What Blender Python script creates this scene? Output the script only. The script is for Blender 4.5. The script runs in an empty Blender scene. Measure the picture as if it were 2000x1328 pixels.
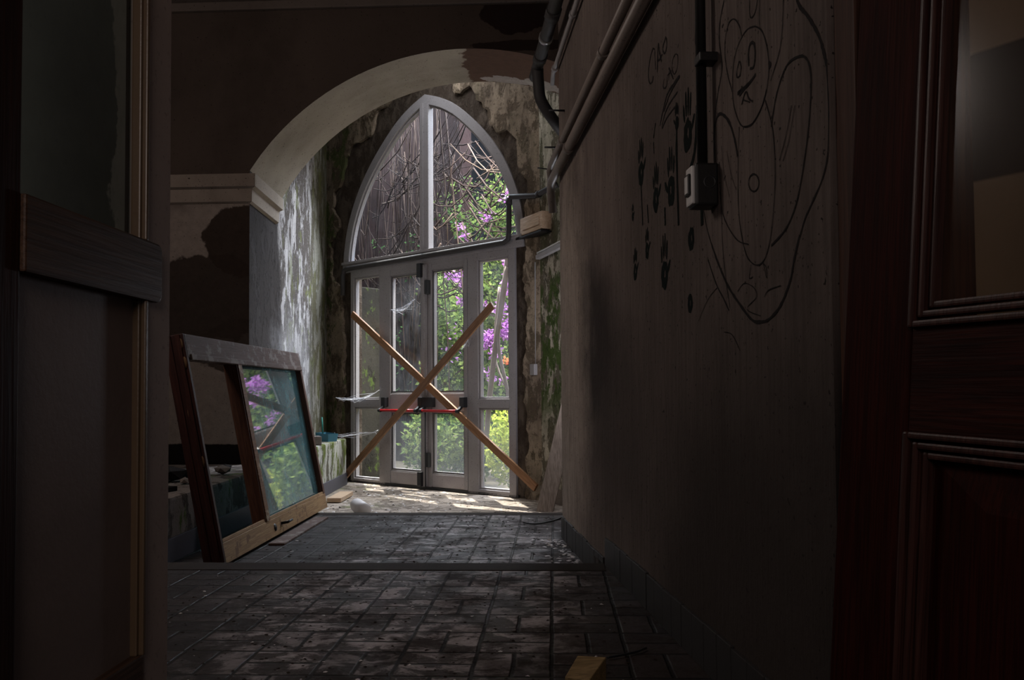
import bpy, bmesh, math, random
from mathutils import Vector as V, Matrix as Mx
random.seed(7)
sc = bpy.context.scene
COL = sc.collection
rnd = random.uniform

# ------------------------------------------------------------------ camera (2000 x 1328 frame)
FP, CX, CY = 1700.0, 1000.0, 708.0
yaw, pitch, roll = math.atan(80/FP), math.atan((768-CY)/FP), math.radians(-0.40)
Fw = V((-math.sin(yaw)*math.cos(pitch), math.cos(yaw)*math.cos(pitch), math.sin(pitch)))
Rt = V((math.cos(yaw), math.sin(yaw), 0)); Up = Rt.cross(Fw)
Rt, Up = math.cos(roll)*Rt+math.sin(roll)*Up, -math.sin(roll)*Rt+math.cos(roll)*Up
EYE = V((0, 0, .9))
cam = bpy.data.cameras.new('camera'); cam_o = bpy.data.objects.new('camera', cam); COL.objects.link(cam_o)
cam.sensor_width = 36; cam.lens = FP/2000*36; cam.shift_y = (CY-664)/2000; cam.clip_start = .05
m = Mx((Rt, Up, -Fw)).transposed().to_4x4(); m.translation = EYE; cam_o.matrix_world = m
sc.camera = cam_o
def ray(x, y): return (Fw*FP+Rt*(x-CX)-Up*(y-CY)).normalized()
def hit(x, y, p0, n):
    d = ray(x, y); n = V(n); return EYE+d*((V(p0)-EYE).dot(n)/d.dot(n))
def onz(x, y, z): return hit(x, y, (0, 0, z), (0, 0, 1))
def onY(x, y, Y): return hit(x, y, (0, Y, 0), (0, 1, 0))

# ------------------------------------------------------------------ object helpers
def link(o, parent=None):
    COL.objects.link(o)
    if parent is not None: o.parent = parent
    return o
def tag(o, label=None, cat=None, group=None, kind=None):
    if label: o['label'] = label
    if cat: o['category'] = cat
    if group: o['group'] = group
    if kind: o['kind'] = kind
    return o
def empty(name, mw=None, parent=None):
    o = bpy.data.objects.new(name, None); o.empty_display_size = .1; link(o, parent)
    if mw is not None: o.matrix_world = mw
    return o
def structure(o, label, cat): return tag(o, label, cat, kind='structure')

class MB:
    """collects simple solids into one mesh"""
    def __init__(s): s.v = []; s.f = []; s.sm = []
    def add(s, vs, fs, smooth=False):
        b = len(s.v); s.v += [tuple(p) for p in vs]
        for f in fs: s.f.append(tuple(b+i for i in f)); s.sm.append(smooth)
        return s
    def box(s, a, b, M=None):
        x0, y0, z0 = a; x1, y1, z1 = b
        vs = [V(p) for p in ((x0,y0,z0),(x1,y0,z0),(x1,y1,z0),(x0,y1,z0),(x0,y0,z1),(x1,y0,z1),(x1,y1,z1),(x0,y1,z1))]
        if M: vs = [M@p for p in vs]
        return s.add(vs, [(0,3,2,1),(4,5,6,7),(0,1,5,4),(1,2,6,5),(2,3,7,6),(3,0,4,7)])
    def prism(s, poly, h0, h1, f=lambda x, y, h: V((x, y, h))):
        n = len(poly)
        vs = [f(x, y, h0) for x, y in poly]+[f(x, y, h1) for x, y in poly]
        return s.add(vs, [tuple(range(n))[::-1], tuple(range(n, 2*n))]+[(i, (i+1) % n, n+(i+1) % n, n+i) for i in range(n)])
    def bar(s, p, q, w, d, up=(0, 0, 1)):
        """board from p to q, w wide across 'up' x axis, d thick along 'up'"""
        p, q = V(p), V(q); ax = (q-p); L = ax.length; ax.normalize()
        zz = V(up); zz = (zz-ax*zz.dot(ax)).normalized(); yy = zz.cross(ax)
        M = Mx((ax, yy, zz)).transposed().to_4x4(); M.translation = p
        return s.box((0, -w/2, -d/2), (L, w/2, d/2), M)
    def tube(s, pts, r, n=10, cap=True, r1=None):
        pts = [V(p) for p in pts]; k = len(pts); rings = []
        t0 = (pts[1]-pts[0]).normalized(); a = V((0, 0, 1)) if abs(t0.z) < .9 else V((1, 0, 0))
        nx = t0.cross(a).normalized()
        for i, p in enumerate(pts):
            t = (pts[min(i+1, k-1)]-pts[max(i-1, 0)]).normalized()
            nx = (nx-t*nx.dot(t)).normalized(); ny = t.cross(nx)
            rr = r if r1 is None else r+(r1-r)*i/(k-1)
            rings += [p+(nx*math.cos(2*math.pi*j/n)+ny*math.sin(2*math.pi*j/n))*rr for j in range(n)]
        fs = [(i*n+j, i*n+(j+1) % n, (i+1)*n+(j+1) % n, (i+1)*n+j) for i in range(k-1) for j in range(n)]
        s.add(rings, fs, True)
        if cap:
            b = len(s.v)-k*n
            s.f.append(tuple(b+j for j in range(n))[::-1]); s.sm.append(False)
            s.f.append(tuple(b+(k-1)*n+j for j in range(n))); s.sm.append(False)
        return s
    def lathe(s, prof, n=24, M=None):
        vs = []
        for r, z in prof: vs += [V((r*math.cos(2*math.pi*j/n), r*math.sin(2*math.pi*j/n), z)) for j in range(n)]
        if M: vs = [M@p for p in vs]
        k = len(prof)
        return s.add(vs, [(i*n+j, i*n+(j+1) % n, (i+1)*n+(j+1) % n, (i+1)*n+j) for i in range(k-1) for j in range(n)], True)
    def build(s, name, mat, parent=None, bevel=0):
        me = bpy.data.meshes.new(name); me.from_pydata(s.v, [], s.f); me.update()
        for p, k in zip(me.polygons, s.sm): p.use_smooth = k
        bm = bmesh.new(); bm.from_mesh(me); bmesh.ops.recalc_face_normals(bm, faces=bm.faces[:])
        if bevel:
            es = [e for e in bm.edges if len(e.link_faces) == 2 and e.calc_face_angle(0) > .6]
            bmesh.ops.bevel(bm, geom=es, offset=bevel, segments=2, affect='EDGES', profile=.6, clamp_overlap=True)
        bm.to_mesh(me); bm.free()
        if mat: me.materials.append(mat)
        o = bpy.data.objects.new(name, me)
        return link(o, parent)

def spline(pts, n=6, closed=False):
    """Catmull-Rom through points (tuples of any dimension)"""
    P = [V(p) for p in pts]; k = len(P); out = []
    rng = range(k if closed else k-1)
    for i in rng:
        g = (lambda j: P[j % k]) if closed else (lambda j: P[max(0, min(k-1, j))])
        a, b, c, d = g(i-1), g(i), g(i+1), g(i+2)
        for q in range(n):
            t = q/n
            out.append(.5*((2*b)+(c-a)*t+(2*a-5*b+4*c-d)*t*t+(3*b-a-3*c+d)*t**3))
    if not closed: out.append(P[-1])
    return out

# ------------------------------------------------------------------ material helpers
class Nt:
    def __init__(s, name):
        s.m = bpy.data.materials.new(name); s.m.use_nodes = True; s.t = s.m.node_tree; s.t.nodes.clear()
        s.out = s.t.nodes.new('ShaderNodeOutputMaterial')
        s._pos = None
    def n(s, typ, **kw):
        o = s.t.nodes.new(typ)
        for k, v in kw.items(): setattr(o, k, v)
        return o
    def put(s, sock, val):
        if hasattr(val, 'is_linked') or isinstance(val, bpy.types.NodeSocket): s.t.links.new(val, sock)
        elif isinstance(val, (tuple, list)) and len(val) == 3 and sock.type == 'RGBA': sock.default_value = (*val, 1)
        else: sock.default_value = val
    def pos(s):
        if s._pos is None: s._pos = s.n('ShaderNodeNewGeometry').outputs['Position']
        return s._pos
    def obj(s): return s.n('ShaderNodeTexCoord').outputs['Object']
    def vm(s, op, a, b):
        o = s.n('ShaderNodeVectorMath', operation=op); s.put(o.inputs[0], a); s.put(o.inputs[1], b)
        return o.outputs['Value'] if op in ('LENGTH', 'DOT_PRODUCT') else o.outputs['Vector']
    def ma(s, op, a, b=0.0, c=None, clamp=False):
        o = s.n('ShaderNodeMath', operation=op, use_clamp=clamp); s.put(o.inputs[0], a); s.put(o.inputs[1], b)
        if c is not None: s.put(o.inputs[2], c)
        return o.outputs[0]
    def noise(s, scale, detail=4, rough=.55, vec=None, stretch=None, dist=0):
        v = vec if vec is not None else s.pos()
        if stretch: v = s.vm('MULTIPLY', v, stretch)
        o = s.n('ShaderNodeTexNoise'); s.put(o.inputs['Vector'], v); s.put(o.inputs['Scale'], scale)
        o.inputs['Detail'].default_value = detail; o.inputs['Roughness'].default_value = rough; o.inputs['Distortion'].default_value = dist
        return o.outputs['Fac']
    def step(s, x, lo, hi, a=0., b=1.):
        o = s.n('ShaderNodeMapRange', interpolation_type='SMOOTHSTEP'); s.put(o.inputs['Value'], x)
        for k, v in zip(('From Min', 'From Max', 'To Min', 'To Max'), (lo, hi, a, b)): s.put(o.inputs[k], v)
        return o.outputs['Result']
    def mix(s, f, a, b, mode='MIX'):
        o = s.n('ShaderNodeMix', data_type='RGBA', blend_type=mode); s.put(o.inputs[0], f); s.put(o.inputs[6], a); s.put(o.inputs[7], b)
        return o.outputs[2]
    def sep(s, v):
        o = s.n('ShaderNodeSeparateXYZ'); s.put(o.inputs[0], v); return o.outputs
    def comb(s, x, y, z):
        o = s.n('ShaderNodeCombineXYZ')
        for i, q in enumerate((x, y, z)): s.put(o.inputs[i], q)
        return o.outputs[0]
    def bump(s, h, strength=.5, dist=.01, normal=None):
        o = s.n('ShaderNodeBump'); s.put(o.inputs['Height'], h); o.inputs['Strength'].default_value = strength; o.inputs['Distance'].default_value = dist
        if normal is not None: s.put(o.inputs['Normal'], normal)
        return o.outputs[0]
    def bsdf(s, color, rough=.8, normal=None, spec=.3, **kw):
        o = s.n('ShaderNodeBsdfPrincipled'); s.put(o.inputs['Base Color'], color); s.put(o.inputs['Roughness'], rough)
        o.inputs['Specular IOR Level'].default_value = spec
        if normal is not None: s.put(o.inputs['Normal'], normal)
        for k, v in kw.items(): s.put(o.inputs[k.replace('_', ' ')], v)
        return o.outputs[0]
    def done(s, sh): s.t.links.new(sh, s.out.inputs['Surface']); return s.m
    def blob(s, c, r, rag=.6, soft=.06, nscale=6, stretch=None):
        d = s.vm('LENGTH', s.vm('DIVIDE', s.vm('SUBTRACT', s.pos(), tuple(c)), tuple(r)), (0, 0, 0))
        d = s.ma('ADD', d, s.ma('MULTIPLY', s.ma('SUBTRACT', s.noise(nscale, 7, .6, stretch=stretch), .5), rag*2))
        return s.step(d, 1-soft, 1+soft, 1., 0.)

def plaster(name, paint, under, dark, peel=.45, scale=3., stretch=(1, 1, .6), edge=.02, dirt=.6, moss=0, mscale=3.4, mosscol=(.06, .085, .02),
            mossmask=None, blobs=(), groove=0, bump=.5, rough=.92, streak=.0, vary=.22, spots=0., crack=0.):
    t = Nt(name)
    n1 = t.noise(scale, 10, .68, stretch=stretch, dist=.3)
    n1 = t.ma('ADD', n1, t.ma('MULTIPLY', t.ma('SUBTRACT', t.noise(.9, 4, .6), .5), vary))
    pm = t.step(n1, 1-peel-edge, 1-peel+edge) if peel > 0 else 0.
    fine = t.noise(40, 4, .6)
    pv = t.mix(t.noise(1.3, 5, .6), tuple(c*.72 for c in paint), tuple(c*1.15 for c in paint))
    uv = t.mix(t.noise(9, 6, .7), tuple(c*.5 for c in under), tuple(c*1.35 for c in under))
    col = t.mix(pm, pv, uv)
    if spots:
        col = t.mix(t.ma('MULTIPLY', t.step(t.noise(17, 5, .65), .56, .64), spots), col, dark)
        col = t.mix(t.ma('MULTIPLY', t.step(t.noise(31, 3, .6), .60, .66), spots*.8), col, tuple(min(.9, c*1.4) for c in paint))
    if crack:
        vo = t.n('ShaderNodeTexVoronoi', feature='DISTANCE_TO_EDGE'); t.put(vo.inputs['Vector'], t.vm('ADD', t.vm('MULTIPLY', t.pos(), (5, 5, 3)), t.vm('MULTIPLY', t.comb(t.noise(4), t.noise(5), t.noise(6)), (1.6, 1.6, 1.6)))); vo.inputs['Scale'].default_value = 1.6
        col = t.mix(t.ma('MULTIPLY', t.step(vo.outputs['Distance'], .0, .025, 1., 0.), crack), col, tuple(c*.35 for c in dark))
    # streaks running down
    if streak:
        stx = t.step(t.noise(5, 6, .7, stretch=(1.6, 1.6, .12)), .42, .62)
        col = t.mix(t.ma('MULTIPLY', stx, streak), col, dark)
    dm = t.step(t.noise(1.1, 6, .65, stretch=(1, 1, .7)), .40, .70)
    col = t.mix(t.ma('MULTIPLY', dm, dirt), col, dark)
    if moss:
        mm = t.step(t.noise(mscale, 9, .72, stretch=(1, 1, .6)), .62-moss*.2, .68-moss*.2)
        if mossmask: mm = t.ma('MULTIPLY', mm, mossmask(t))
        col = t.mix(mm, col, t.mix(fine, tuple(c*.5 for c in mosscol), tuple(c*1.8 for c in mosscol)))
    h = t.ma('ADD', t.ma('MULTIPLY', pm if peel > 0 else 0., -.6), t.ma('MULTIPLY', t.noise(28, 6, .65), .5))
    for (c, r, colr, k, rag, soft, ns) in blobs:
        bmask = t.blob(c, r, rag, soft, ns)
        bc = t.mix(t.noise(14, 5, .7), tuple(q*.6 for q in colr), tuple(q*1.3 for q in colr))
        col = t.mix(t.ma('MULTIPLY', bmask, k), col, bc)
        if soft < .15: h = t.ma('SUBTRACT', h, t.ma('MULTIPLY', bmask, .5))
    col = t.mix(t.step(t.noise(60, 2, .5), .66, .72), col, tuple(c*.4 for c in dark))
    if groove:
        gv = t.noise(55, 3, .6, stretch=(1, 1, .05))
        col = t.mix(t.ma('MULTIPLY', t.step(gv, .35, .6, 1., 0.), .35), col, dark)
        h = t.ma('ADD', h, t.ma('MULTIPLY', gv, groove))
    return t.done(t.bsdf(col, rough, t.bump(h, bump, .02), spec=.15))

def wood(name, a, b, axis=0, scale=1., rough=.6, spec=.3, worn=None, wornamt=.0, coat=0):
    t = Nt(name); v = t.obj()
    st = [14, 14, 14]; st[axis] = 1.0
    g = t.noise(3*scale, 6, .65, vec=v, stretch=tuple(st), dist=.6)
    w = t.noise(16*scale, 3, .5, vec=v, stretch=tuple(q if q > 1 else .4 for q in st))
    col = t.mix(t.step(g, .3, .7), a, b)
    col = t.mix(t.ma('MULTIPLY', t.step(w, .45, .6), .5), col, tuple(q*.45 for q in a))
    if worn:
        wm = t.step(t.noise(7, 8, .7, vec=v), .62-wornamt*.3, .66-wornamt*.3)
        col = t.mix(wm, col, worn)
    h = t.ma('ADD', g, t.ma('MULTIPLY', w, .6))
    return t.done(t.bsdf(col, rough, t.bump(h, .35, .004), spec=spec, Coat_Weight=coat))

def plain(name, col, rough=.6, spec=.3, speck=.0, metallic=0., var=.25, dark=None):
    t = Nt(name)
    c = t.mix(t.noise(6, 6, .65), tuple(q*(1-var) for q in col), tuple(q*(1+var) for q in col))
    if speck: c = t.mix(t.ma('MULTIPLY', t.step(t.noise(70, 3, .6), .60, .68), speck), c, dark or tuple(q*.25 for q in col))
    return t.done(t.bsdf(c, rough, t.bump(t.noise(60, 4, .6), .15, .004), spec=spec, Metallic=metallic))

def glass(name, tint=(.9, .95, 1.), dust=.08, dustcol=(.5, .55, .6), gloss=.1, lowdust=None, rough=.02):
    t = Nt(name)
    tr = t.n('ShaderNodeBsdfTransparent'); t.put(tr.inputs[0], tint)
    gl = t.n('ShaderNodeBsdfGlossy'); gl.inputs['Roughness'].default_value = rough
    df = t.n('ShaderNodeBsdfDiffuse'); t.put(df.inputs[0], dustcol)
    tl = t.n('ShaderNodeBsdfTranslucent'); t.put(tl.inputs[0], dustcol)
    dd = t.n('ShaderNodeAddShader') if 0 else t.n('ShaderNodeMixShader')
    dd.inputs[0].default_value = .5; t.t.links.new(df.outputs[0], dd.inputs[1]); t.t.links.new(tl.outputs[0], dd.inputs[2])
    dn = t.ma('MULTIPLY', t.step(t.noise(5, 8, .7, stretch=(1, 1, .6)), .3, .75), dust*2)
    dn = t.ma('ADD', dn, t.ma('MULTIPLY', t.step(t.noise(45, 4, .6), .6, .7), dust))
    if lowdust:
        z = t.sep(t.pos())[2]
        dn = t.ma('ADD', dn, t.step(z, lowdust[0], lowdust[1], lowdust[2], 0.))
    m1 = t.n('ShaderNodeMixShader'); t.put(m1.inputs[0], dn); t.t.links.new(tr.outputs[0], m1.inputs[1]); t.t.links.new(dd.outputs[0], m1.inputs[2])
    fr = t.n('ShaderNodeLayerWeight'); fr.inputs[0].default_value = .25
    gm = t.ma('ADD', t.ma('MULTIPLY', fr.outputs['Facing'], gloss*1.5), gloss*.4)
    m2 = t.n('ShaderNodeMixShader'); t.put(m2.inputs[0], gm); t.t.links.new(m1.outputs[0], m2.inputs[1]); t.t.links.new(gl.outputs[0], m2.inputs[2])
    return t.done(m2.outputs[0])

def leafmat(name, a, b, trans=.4):
    t = Nt(name)
    oi = t.n('ShaderNodeNewGeometry').outputs['Random Per Island']
    c = t.mix(oi, a, b)
    df = t.n('ShaderNodeBsdfDiffuse'); t.put(df.inputs[0], c)
    tl = t.n('ShaderNodeBsdfTranslucent'); t.put(tl.inputs[0], c)
    mx = t.n('ShaderNodeMixShader'); mx.inputs[0].default_value = trans
    t.t.links.new(df.outputs[0], mx.inputs[1]); t.t.links.new(tl.outputs[0], mx.inputs[2])
    return t.done(mx.outputs[0])

def tilemat(name, dusty=.0):
    t = Nt(name); c = .258
    p = t.pos(); x, y, z = t.sep(p)
    wob = t.ma('MULTIPLY', t.ma('SUBTRACT', t.noise(6, 3, .5), .5), .012)
    u = t.ma('DIVIDE', t.ma('ADD', t.ma('ADD', x, .012+c*40), wob), c); v = t.ma('DIVIDE', t.ma('ADD', t.ma('ADD', y, -3.047+c*40), wob), c)
    iu, iv = t.ma('FLOOR', u), t.ma('FLOOR', v); fu, fv = t.ma('FRACT', u), t.ma('FRACT', v)
    par = t.ma('MODULO', t.ma('ADD', iu, iv), 2.0)
    # par=0: two bricks side by side in x; par=1: two stacked in y
    def lerp(a, b): return t.ma('ADD', t.ma('MULTIPLY', a, t.ma('SUBTRACT', 1., par)), t.ma('MULTIPLY', b, par))
    a = t.ma('MULTIPLY', lerp(fu, fv), 2.); b = lerp(fv, fu)
    ia, fa = t.ma('FLOOR', a), t.ma('FRACT', a)
    da = t.ma('MULTIPLY', t.ma('MINIMUM', fa, t.ma('SUBTRACT', 1., fa)), .5); db = t.ma('MINIMUM', b, t.ma('SUBTRACT', 1., b))
    e = t.ma('MINIMUM', da, db)
    brick = t.step(e, .014, .040)
    wn = t.n('ShaderNodeTexWhiteNoise', noise_dimensions='3D'); t.put(wn.inputs['Vector'], t.comb(iu, iv, t.ma('ADD', ia, t.ma('MULTIPLY', par, 3.))))
    r = wn.outputs['Value']
    shade = t.step(t.vm('LENGTH', t.vm('DIVIDE', t.vm('SUBTRACT', p, (-.55, 4.9, 0)), (1.15, 2.6, 2)), (0, 0, 0)), .6, 1.2, 1., .5)  # painted falloff: brick colour darkens away from the middle of the floor
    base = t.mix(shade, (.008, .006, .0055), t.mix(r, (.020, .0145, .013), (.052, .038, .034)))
    dusty_sheen = t.step(t.noise(7, 9, .72, stretch=(1, 1.3, 1), dist=.5), .47, .57)  # dust patches with whitish door reflections painted into the colour
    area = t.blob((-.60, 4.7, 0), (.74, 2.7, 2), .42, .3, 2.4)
    dusty_sheen = t.ma('MULTIPLY', t.ma('MULTIPLY', dusty_sheen, area), t.step(r, .1, .7, .55, 1.))
    col = t.mix(t.ma('MULTIPLY', dusty_sheen, .85), base, t.mix(t.noise(30, 4, .6), (.16, .14, .14), (.62, .56, .57)))
    dirt = t.step(t.noise(3.2, 8, .7), .46, .62)
    col = t.mix(t.ma('MULTIPLY', dirt, .6), col, (.020, .014, .011))
    col = t.mix(brick, (.008, .006, .005), col)
    crumbs = t.step(t.noise(38, 3, .6), .655, .69)
    col = t.mix(t.ma('MULTIPLY', crumbs, t.step(t.noise(2.2, 4, .6), .4, .6)), col, (.012, .009, .007))
    ro = t.ma('ADD', t.ma('MULTIPLY', dusty_sheen, .1), t.ma('ADD', .50, t.ma('MULTIPLY', dirt, .35)))
    h = t.ma('ADD', t.ma('MULTIPLY', brick, 1.0), t.ma('MULTIPLY', t.noise(24, 6, .65), .55))
    h = t.ma('ADD', h, t.ma('MULTIPLY', r, .3))
    return t.done(t.bsdf(col, ro, t.bump(h, .6, .012), spec=.16))

# ------------------------------------------------------------------ materials
NEAR_WALL = [((.42, 3.45, 1.7), (.5, .55, .62), (.050, .038, .033), .5, .5, .55, 2.2),
             ((.20, 5.0, 1.2), (.6, .6, .45), (.022, .016, .014), .85, .6, .45, 2.4),
             ((.30, 4.3, .75), (.6, .7, .5), (.04, .03, .026), .6, .5, .6, 2.0),
             ((.12, 5.7, 1.9), (.5, .35, .8), (.05, .038, .032), .6, .5, .6, 2.0),
             ((.55, 2.5, .2), (.8, 1.3, .85), (.024, .019, .017), .85, .4, .6, 1.5),
             ((.06, 6.16, 1.7), (.3, .12, .5), (.012, .008, .006), .85, .5, .1, 7),
             ((.1, 5.95, .9), (.4, .75, 1.5), (.46, .38, .32), .85, .6, .5, 3)]  # pale far end painted in for window light that the lamps lack
M_right = plaster('wall_paint_grey_brown', (.17, .135, .12), (.08, .06, .05), (.04, .03, .026), peel=0, dirt=.45, groove=.35, bump=.45, blobs=NEAR_WALL)
M_facade = plaster('wall_plaster_brown', (.055, .040, .033), (.03, .022, .018), (.02, .014, .011), peel=0, dirt=.5, bump=.3, blobs=[
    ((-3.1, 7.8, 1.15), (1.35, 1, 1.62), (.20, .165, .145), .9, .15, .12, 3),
    ((-3.2, 7.8, 1.78), (.75, 1, .40), (.030, .021, .017), .97, .35, .03, 3.2),
    ((-2.85, 7.8, 2.32), (.34, 1, .33), (.026, .017, .013), .97, .35, .03, 4),
    ((-2.9, 7.8, 1.35), (.40, 1, .22), (.030, .021, .017), .9, .5, .05, 4),
    ((-3.3, 7.8, .33), (1.0, 1, .13), (.006, .004, .004), 1., .25, .05, 6),  # shadowed gap over the bench painted black on the plaster
    ((-.3, 7.8, 4.35), (.36, 1, .17), (.014, .007, .006), .97, .45, .03, 4),
    ((-.2, 7.8, 4.06), (.5, 1, .05), (.014, .008, .006), .9, .5, .05, 6)])
M_soffit = plaster('soffit_plaster', (.42, .365, .29), (.2, .16, .12), (.17, .14, .105), peel=0, dirt=.55, bump=.25, blobs=[
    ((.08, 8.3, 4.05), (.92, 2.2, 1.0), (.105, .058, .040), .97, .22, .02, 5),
    ((-.45, 8.75, 4.1), (.25, .12, .3), (.45, .40, .36), .8, .7, .02, 9), ((-.05, 8.7, 4.05), (.22, .16, .3), (.42, .38, .34), .8, .8, .02, 9)])
M_left = plaster('wall_peeling_left', (.52, .49, .48), (.095, .08, .07), (.06, .048, .04), vary=.45, spots=.35, crack=.5, blobs=[((-2.8, 8.15, 1.2), (1., .88, 2.4), (.026, .019, .016), .97, .10, .07, 5), ((-2.93, 9.7, .95), (.5, 1.0, .75), (.62, .61, .62), .35, .5, .5, 4), ((-3.05, 11.3, 2.), (.5, .8, 4.), (.075, .07, .03), .7, .5, .3, 5)], peel=.52, scale=4.6, stretch=(1.3, 1.3, .55), edge=.012, dirt=.4,  # painted shade on the pier reveal, then a pale glow painted beyond it
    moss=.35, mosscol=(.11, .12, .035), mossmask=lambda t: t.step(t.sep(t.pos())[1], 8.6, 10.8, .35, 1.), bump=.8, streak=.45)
M_doorwall = plaster('wall_stained_beige', (.32, .25, .18), (.12, .09, .06), (.06, .042, .03), spots=.6, crack=.3, peel=.48, scale=6.5, stretch=(1, 1, .6), edge=.05, dirt=.65,
    moss=.55, mosscol=(.06, .07, .025), mossmask=lambda t: t.step(t.sep(t.pos())[0], -2.9, -2.2, 1., .12), bump=.7, streak=.4)
M_recess = plaster('wall_rough_recess', (.11, .085, .065), (.05, .036, .026), (.03, .02, .015), peel=.5, scale=7, edge=.1, dirt=.5, bump=1.)
M_moss = plaster('wall_mossy_right', (.46, .41, .32), (.13, .11, .075), (.05, .045, .03), spots=.6, peel=.50, scale=5, stretch=(1.2, 1.2, .5), edge=.015, dirt=.4,
    moss=.75, mscale=7, mosscol=(.04, .06, .014), mossmask=lambda t: t.ma('MULTIPLY', t.step(t.sep(t.pos())[2], .35, 1.0), t.step(t.sep(t.pos())[2], 1.9, 2.5, 1., .25)), bump=.8, streak=.35)
M_bench = plaster('bench_render', (.52, .50, .44), (.14, .125, .09), (.08, .075, .05), peel=.44, scale=6, stretch=(1, 1, .6), edge=.02, dirt=.35,
    moss=.6, mosscol=(.10, .12, .03), bump=.8, streak=.3)
M_benchnear = plaster('bench_render_grey', (.24, .205, .185), (.10, .082, .07), (.05, .04, .035), peel=.46, scale=5, edge=.03, dirt=.5, moss=.15, bump=.9)
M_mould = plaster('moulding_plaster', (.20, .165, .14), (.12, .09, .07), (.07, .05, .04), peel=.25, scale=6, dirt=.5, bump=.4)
M_mould_lit = plaster('moulding_plaster_lit', (.36, .30, .24), (.15, .11, .08), (.10, .08, .06), peel=.3, scale=6, dirt=.4, bump=.4)  # paler copy of the moulding, light on the reveal put into its colour
M_ceil = plaster('ceiling_plaster', (.10, .08, .07), (.06, .05, .04), (.04, .03, .025), peel=0, dirt=.5)
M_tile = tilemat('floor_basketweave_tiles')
M_vestf = plaster('floor_dusty_tiles', (.36, .30, .245), (.22, .175, .14), (.12, .095, .075), peel=.42, scale=11, stretch=(1, 1, 1), edge=.08, dirt=.5, moss=.35, mosscol=(.12, .12, .06),
    mossmask=lambda t: t.step(t.sep(t.pos())[0], -2.0, -1.4, 1., .0), bump=1.)
M_nosing = plain('step_nosing', (.024, .017, .013), .8, .1, .8, var=.7)
M_skirt = plain('skirting_tile', (.030, .028, .027), .5, .35, .4)
M_skirt2 = plain('skirting_tile_violet', (.075, .072, .09), .45, .4, .4)
M_alu = plain('door_frame_grey_paint', (.27, .252, .255), .5, .3, .6, dark=(.05, .04, .035), var=.12)
M_alu_d = plain('door_gasket_dark', (.03, .03, .032), .5)
M_alu_in = plain('door_panel_grey', (.33, .30, .305), .4, .4, .4, dark=(.06, .05, .05), var=.15)
M_black = plain('black_plastic', (.016, .016, .018), .45, .4)
M_red = plain('red_push_bar', (.35, .008, .012), .35, .5, var=.1)
M_plank = wood('plank_orange_brown', (.20, .095, .042), (.33, .17, .085), 0, 1.2, .6)
M_plank_d = wood('plank_brown', (.17, .085, .045), (.28, .15, .08), 0, 1.2, .65)
M_board = wood('board_greyed', (.20, .155, .125), (.30, .245, .20), 2, 1., .8)
M_sash = wood('sash_worn_varnish', (.13, .055, .028), (.24, .115, .055), 0, 1., .55, worn=(.30, .24, .17), wornamt=.25)
M_sash_rail = wood('sash_bottom_varnish', (.26, .14, .065), (.40, .25, .12), 0, 1., .5, worn=(.16, .08, .04), wornamt=.2)
M_sash_top = wood('sash_top_weathered', (.085, .045, .032), (.13, .078, .06), 0, 1., .75, worn=(.20, .16, .14), wornamt=.3)
M_sash_end = wood('sash_end_dark', (.030, .008, .006), (.065, .020, .014), 2, 1., .55)
M_sash_v = wood('sash_mullion', (.07, .028, .018), (.13, .058, .034), 2, 1., .55)
M_filler = plain('filler_patch', (.16, .085, .04), .8)
M_mahog = wood('dark_red_wood', (.016, .0026, .0014), (.034, .0060, .0035), 2, .8, .65, spec=.05)
M_mahog_h = wood('dark_red_wood_rail', (.012, .0022, .0013), (.040, .0085, .0050), 0, .8, .6, spec=.08)
M_jamb = wood('red_brown_jamb', (.050, .020, .012), (.085, .036, .022), 2, .5, .6, spec=.15)
M_leftwood = wood('brown_door_wood', (.022, .007, .004), (.040, .014, .009), 2, .6, .55, spec=.15)
M_leftrail = wood('brown_door_rail', (.060, .030, .018), (.105, .058, .036), 0, .6, .5, spec=.25)
M_bead = plain('pale_varnish_bead', (.13, .085, .05), .35, .5, var=.2)
M_panel = plain('grey_door_panel', (.20, .152, .135), .55, .25, var=.25)
M_edge = plain('door_edge_paint', (.42, .33, .29), .7, .2, .3, var=.2)
M_pipe = plain('painted_pipe', (.20, .165, .145), .5, .4, .55, dark=(.05, .04, .035), var=.2)
M_pipe_d = plain('dark_pipe', (.04, .037, .037), .6, .25, .2)
M_pipe_w = plain('grey_conduit', (.27, .255, .255), .45, .4, .2)
M_steel = plain('galvanised_band', (.45, .45, .45), .3, .5, metallic=.8)
M_boxdark = plain('junction_box_plastic', (.0085, .0075, .007), .5, .35)
M_white = plain('white_switch_plate', (.62, .60, .58), .4, .4, var=.1)
M_sign = wood('pale_box_wood', (.42, .28, .17), (.55, .40, .28), 0, 1., .6)
M_paint = plain('black_marker', (.012, .010, .010), .8, .1)
M_paint_g = plain('green_black_handpaint', (.005, .008, .007), .8, .05, var=.5)
M_cup = plain('white_plastic', (.60, .56, .55), .45, .4, var=.12)
M_blue = plain('blue_plastic', (.035, .14, .20), .45, .4)
M_green = plain('teal_plastic', (.02, .20, .16), .45, .4)
M_block = wood('block_pine', (.20, .13, .055), (.30, .20, .09), 0, 1., .7)
M_stone = plain('plaster_rubble', (.16, .135, .12), .9, .1, .5, var=.4)
M_stone_d = plain('rubble_dark', (.015, .012, .011), .9, .1, .3, var=.5)
M_web = plain('cobweb_silk', (.62, .62, .66), .8, .1)
M_glass = glass('dusty_pane', dust=.035, dustcol=(.55, .6, .68), gloss=.06, lowdust=(-.1, 1.5, .13))
M_glass_fan = glass('fanlight_pane', dust=.008, dustcol=(.5, .52, .6), gloss=.05)
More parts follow.
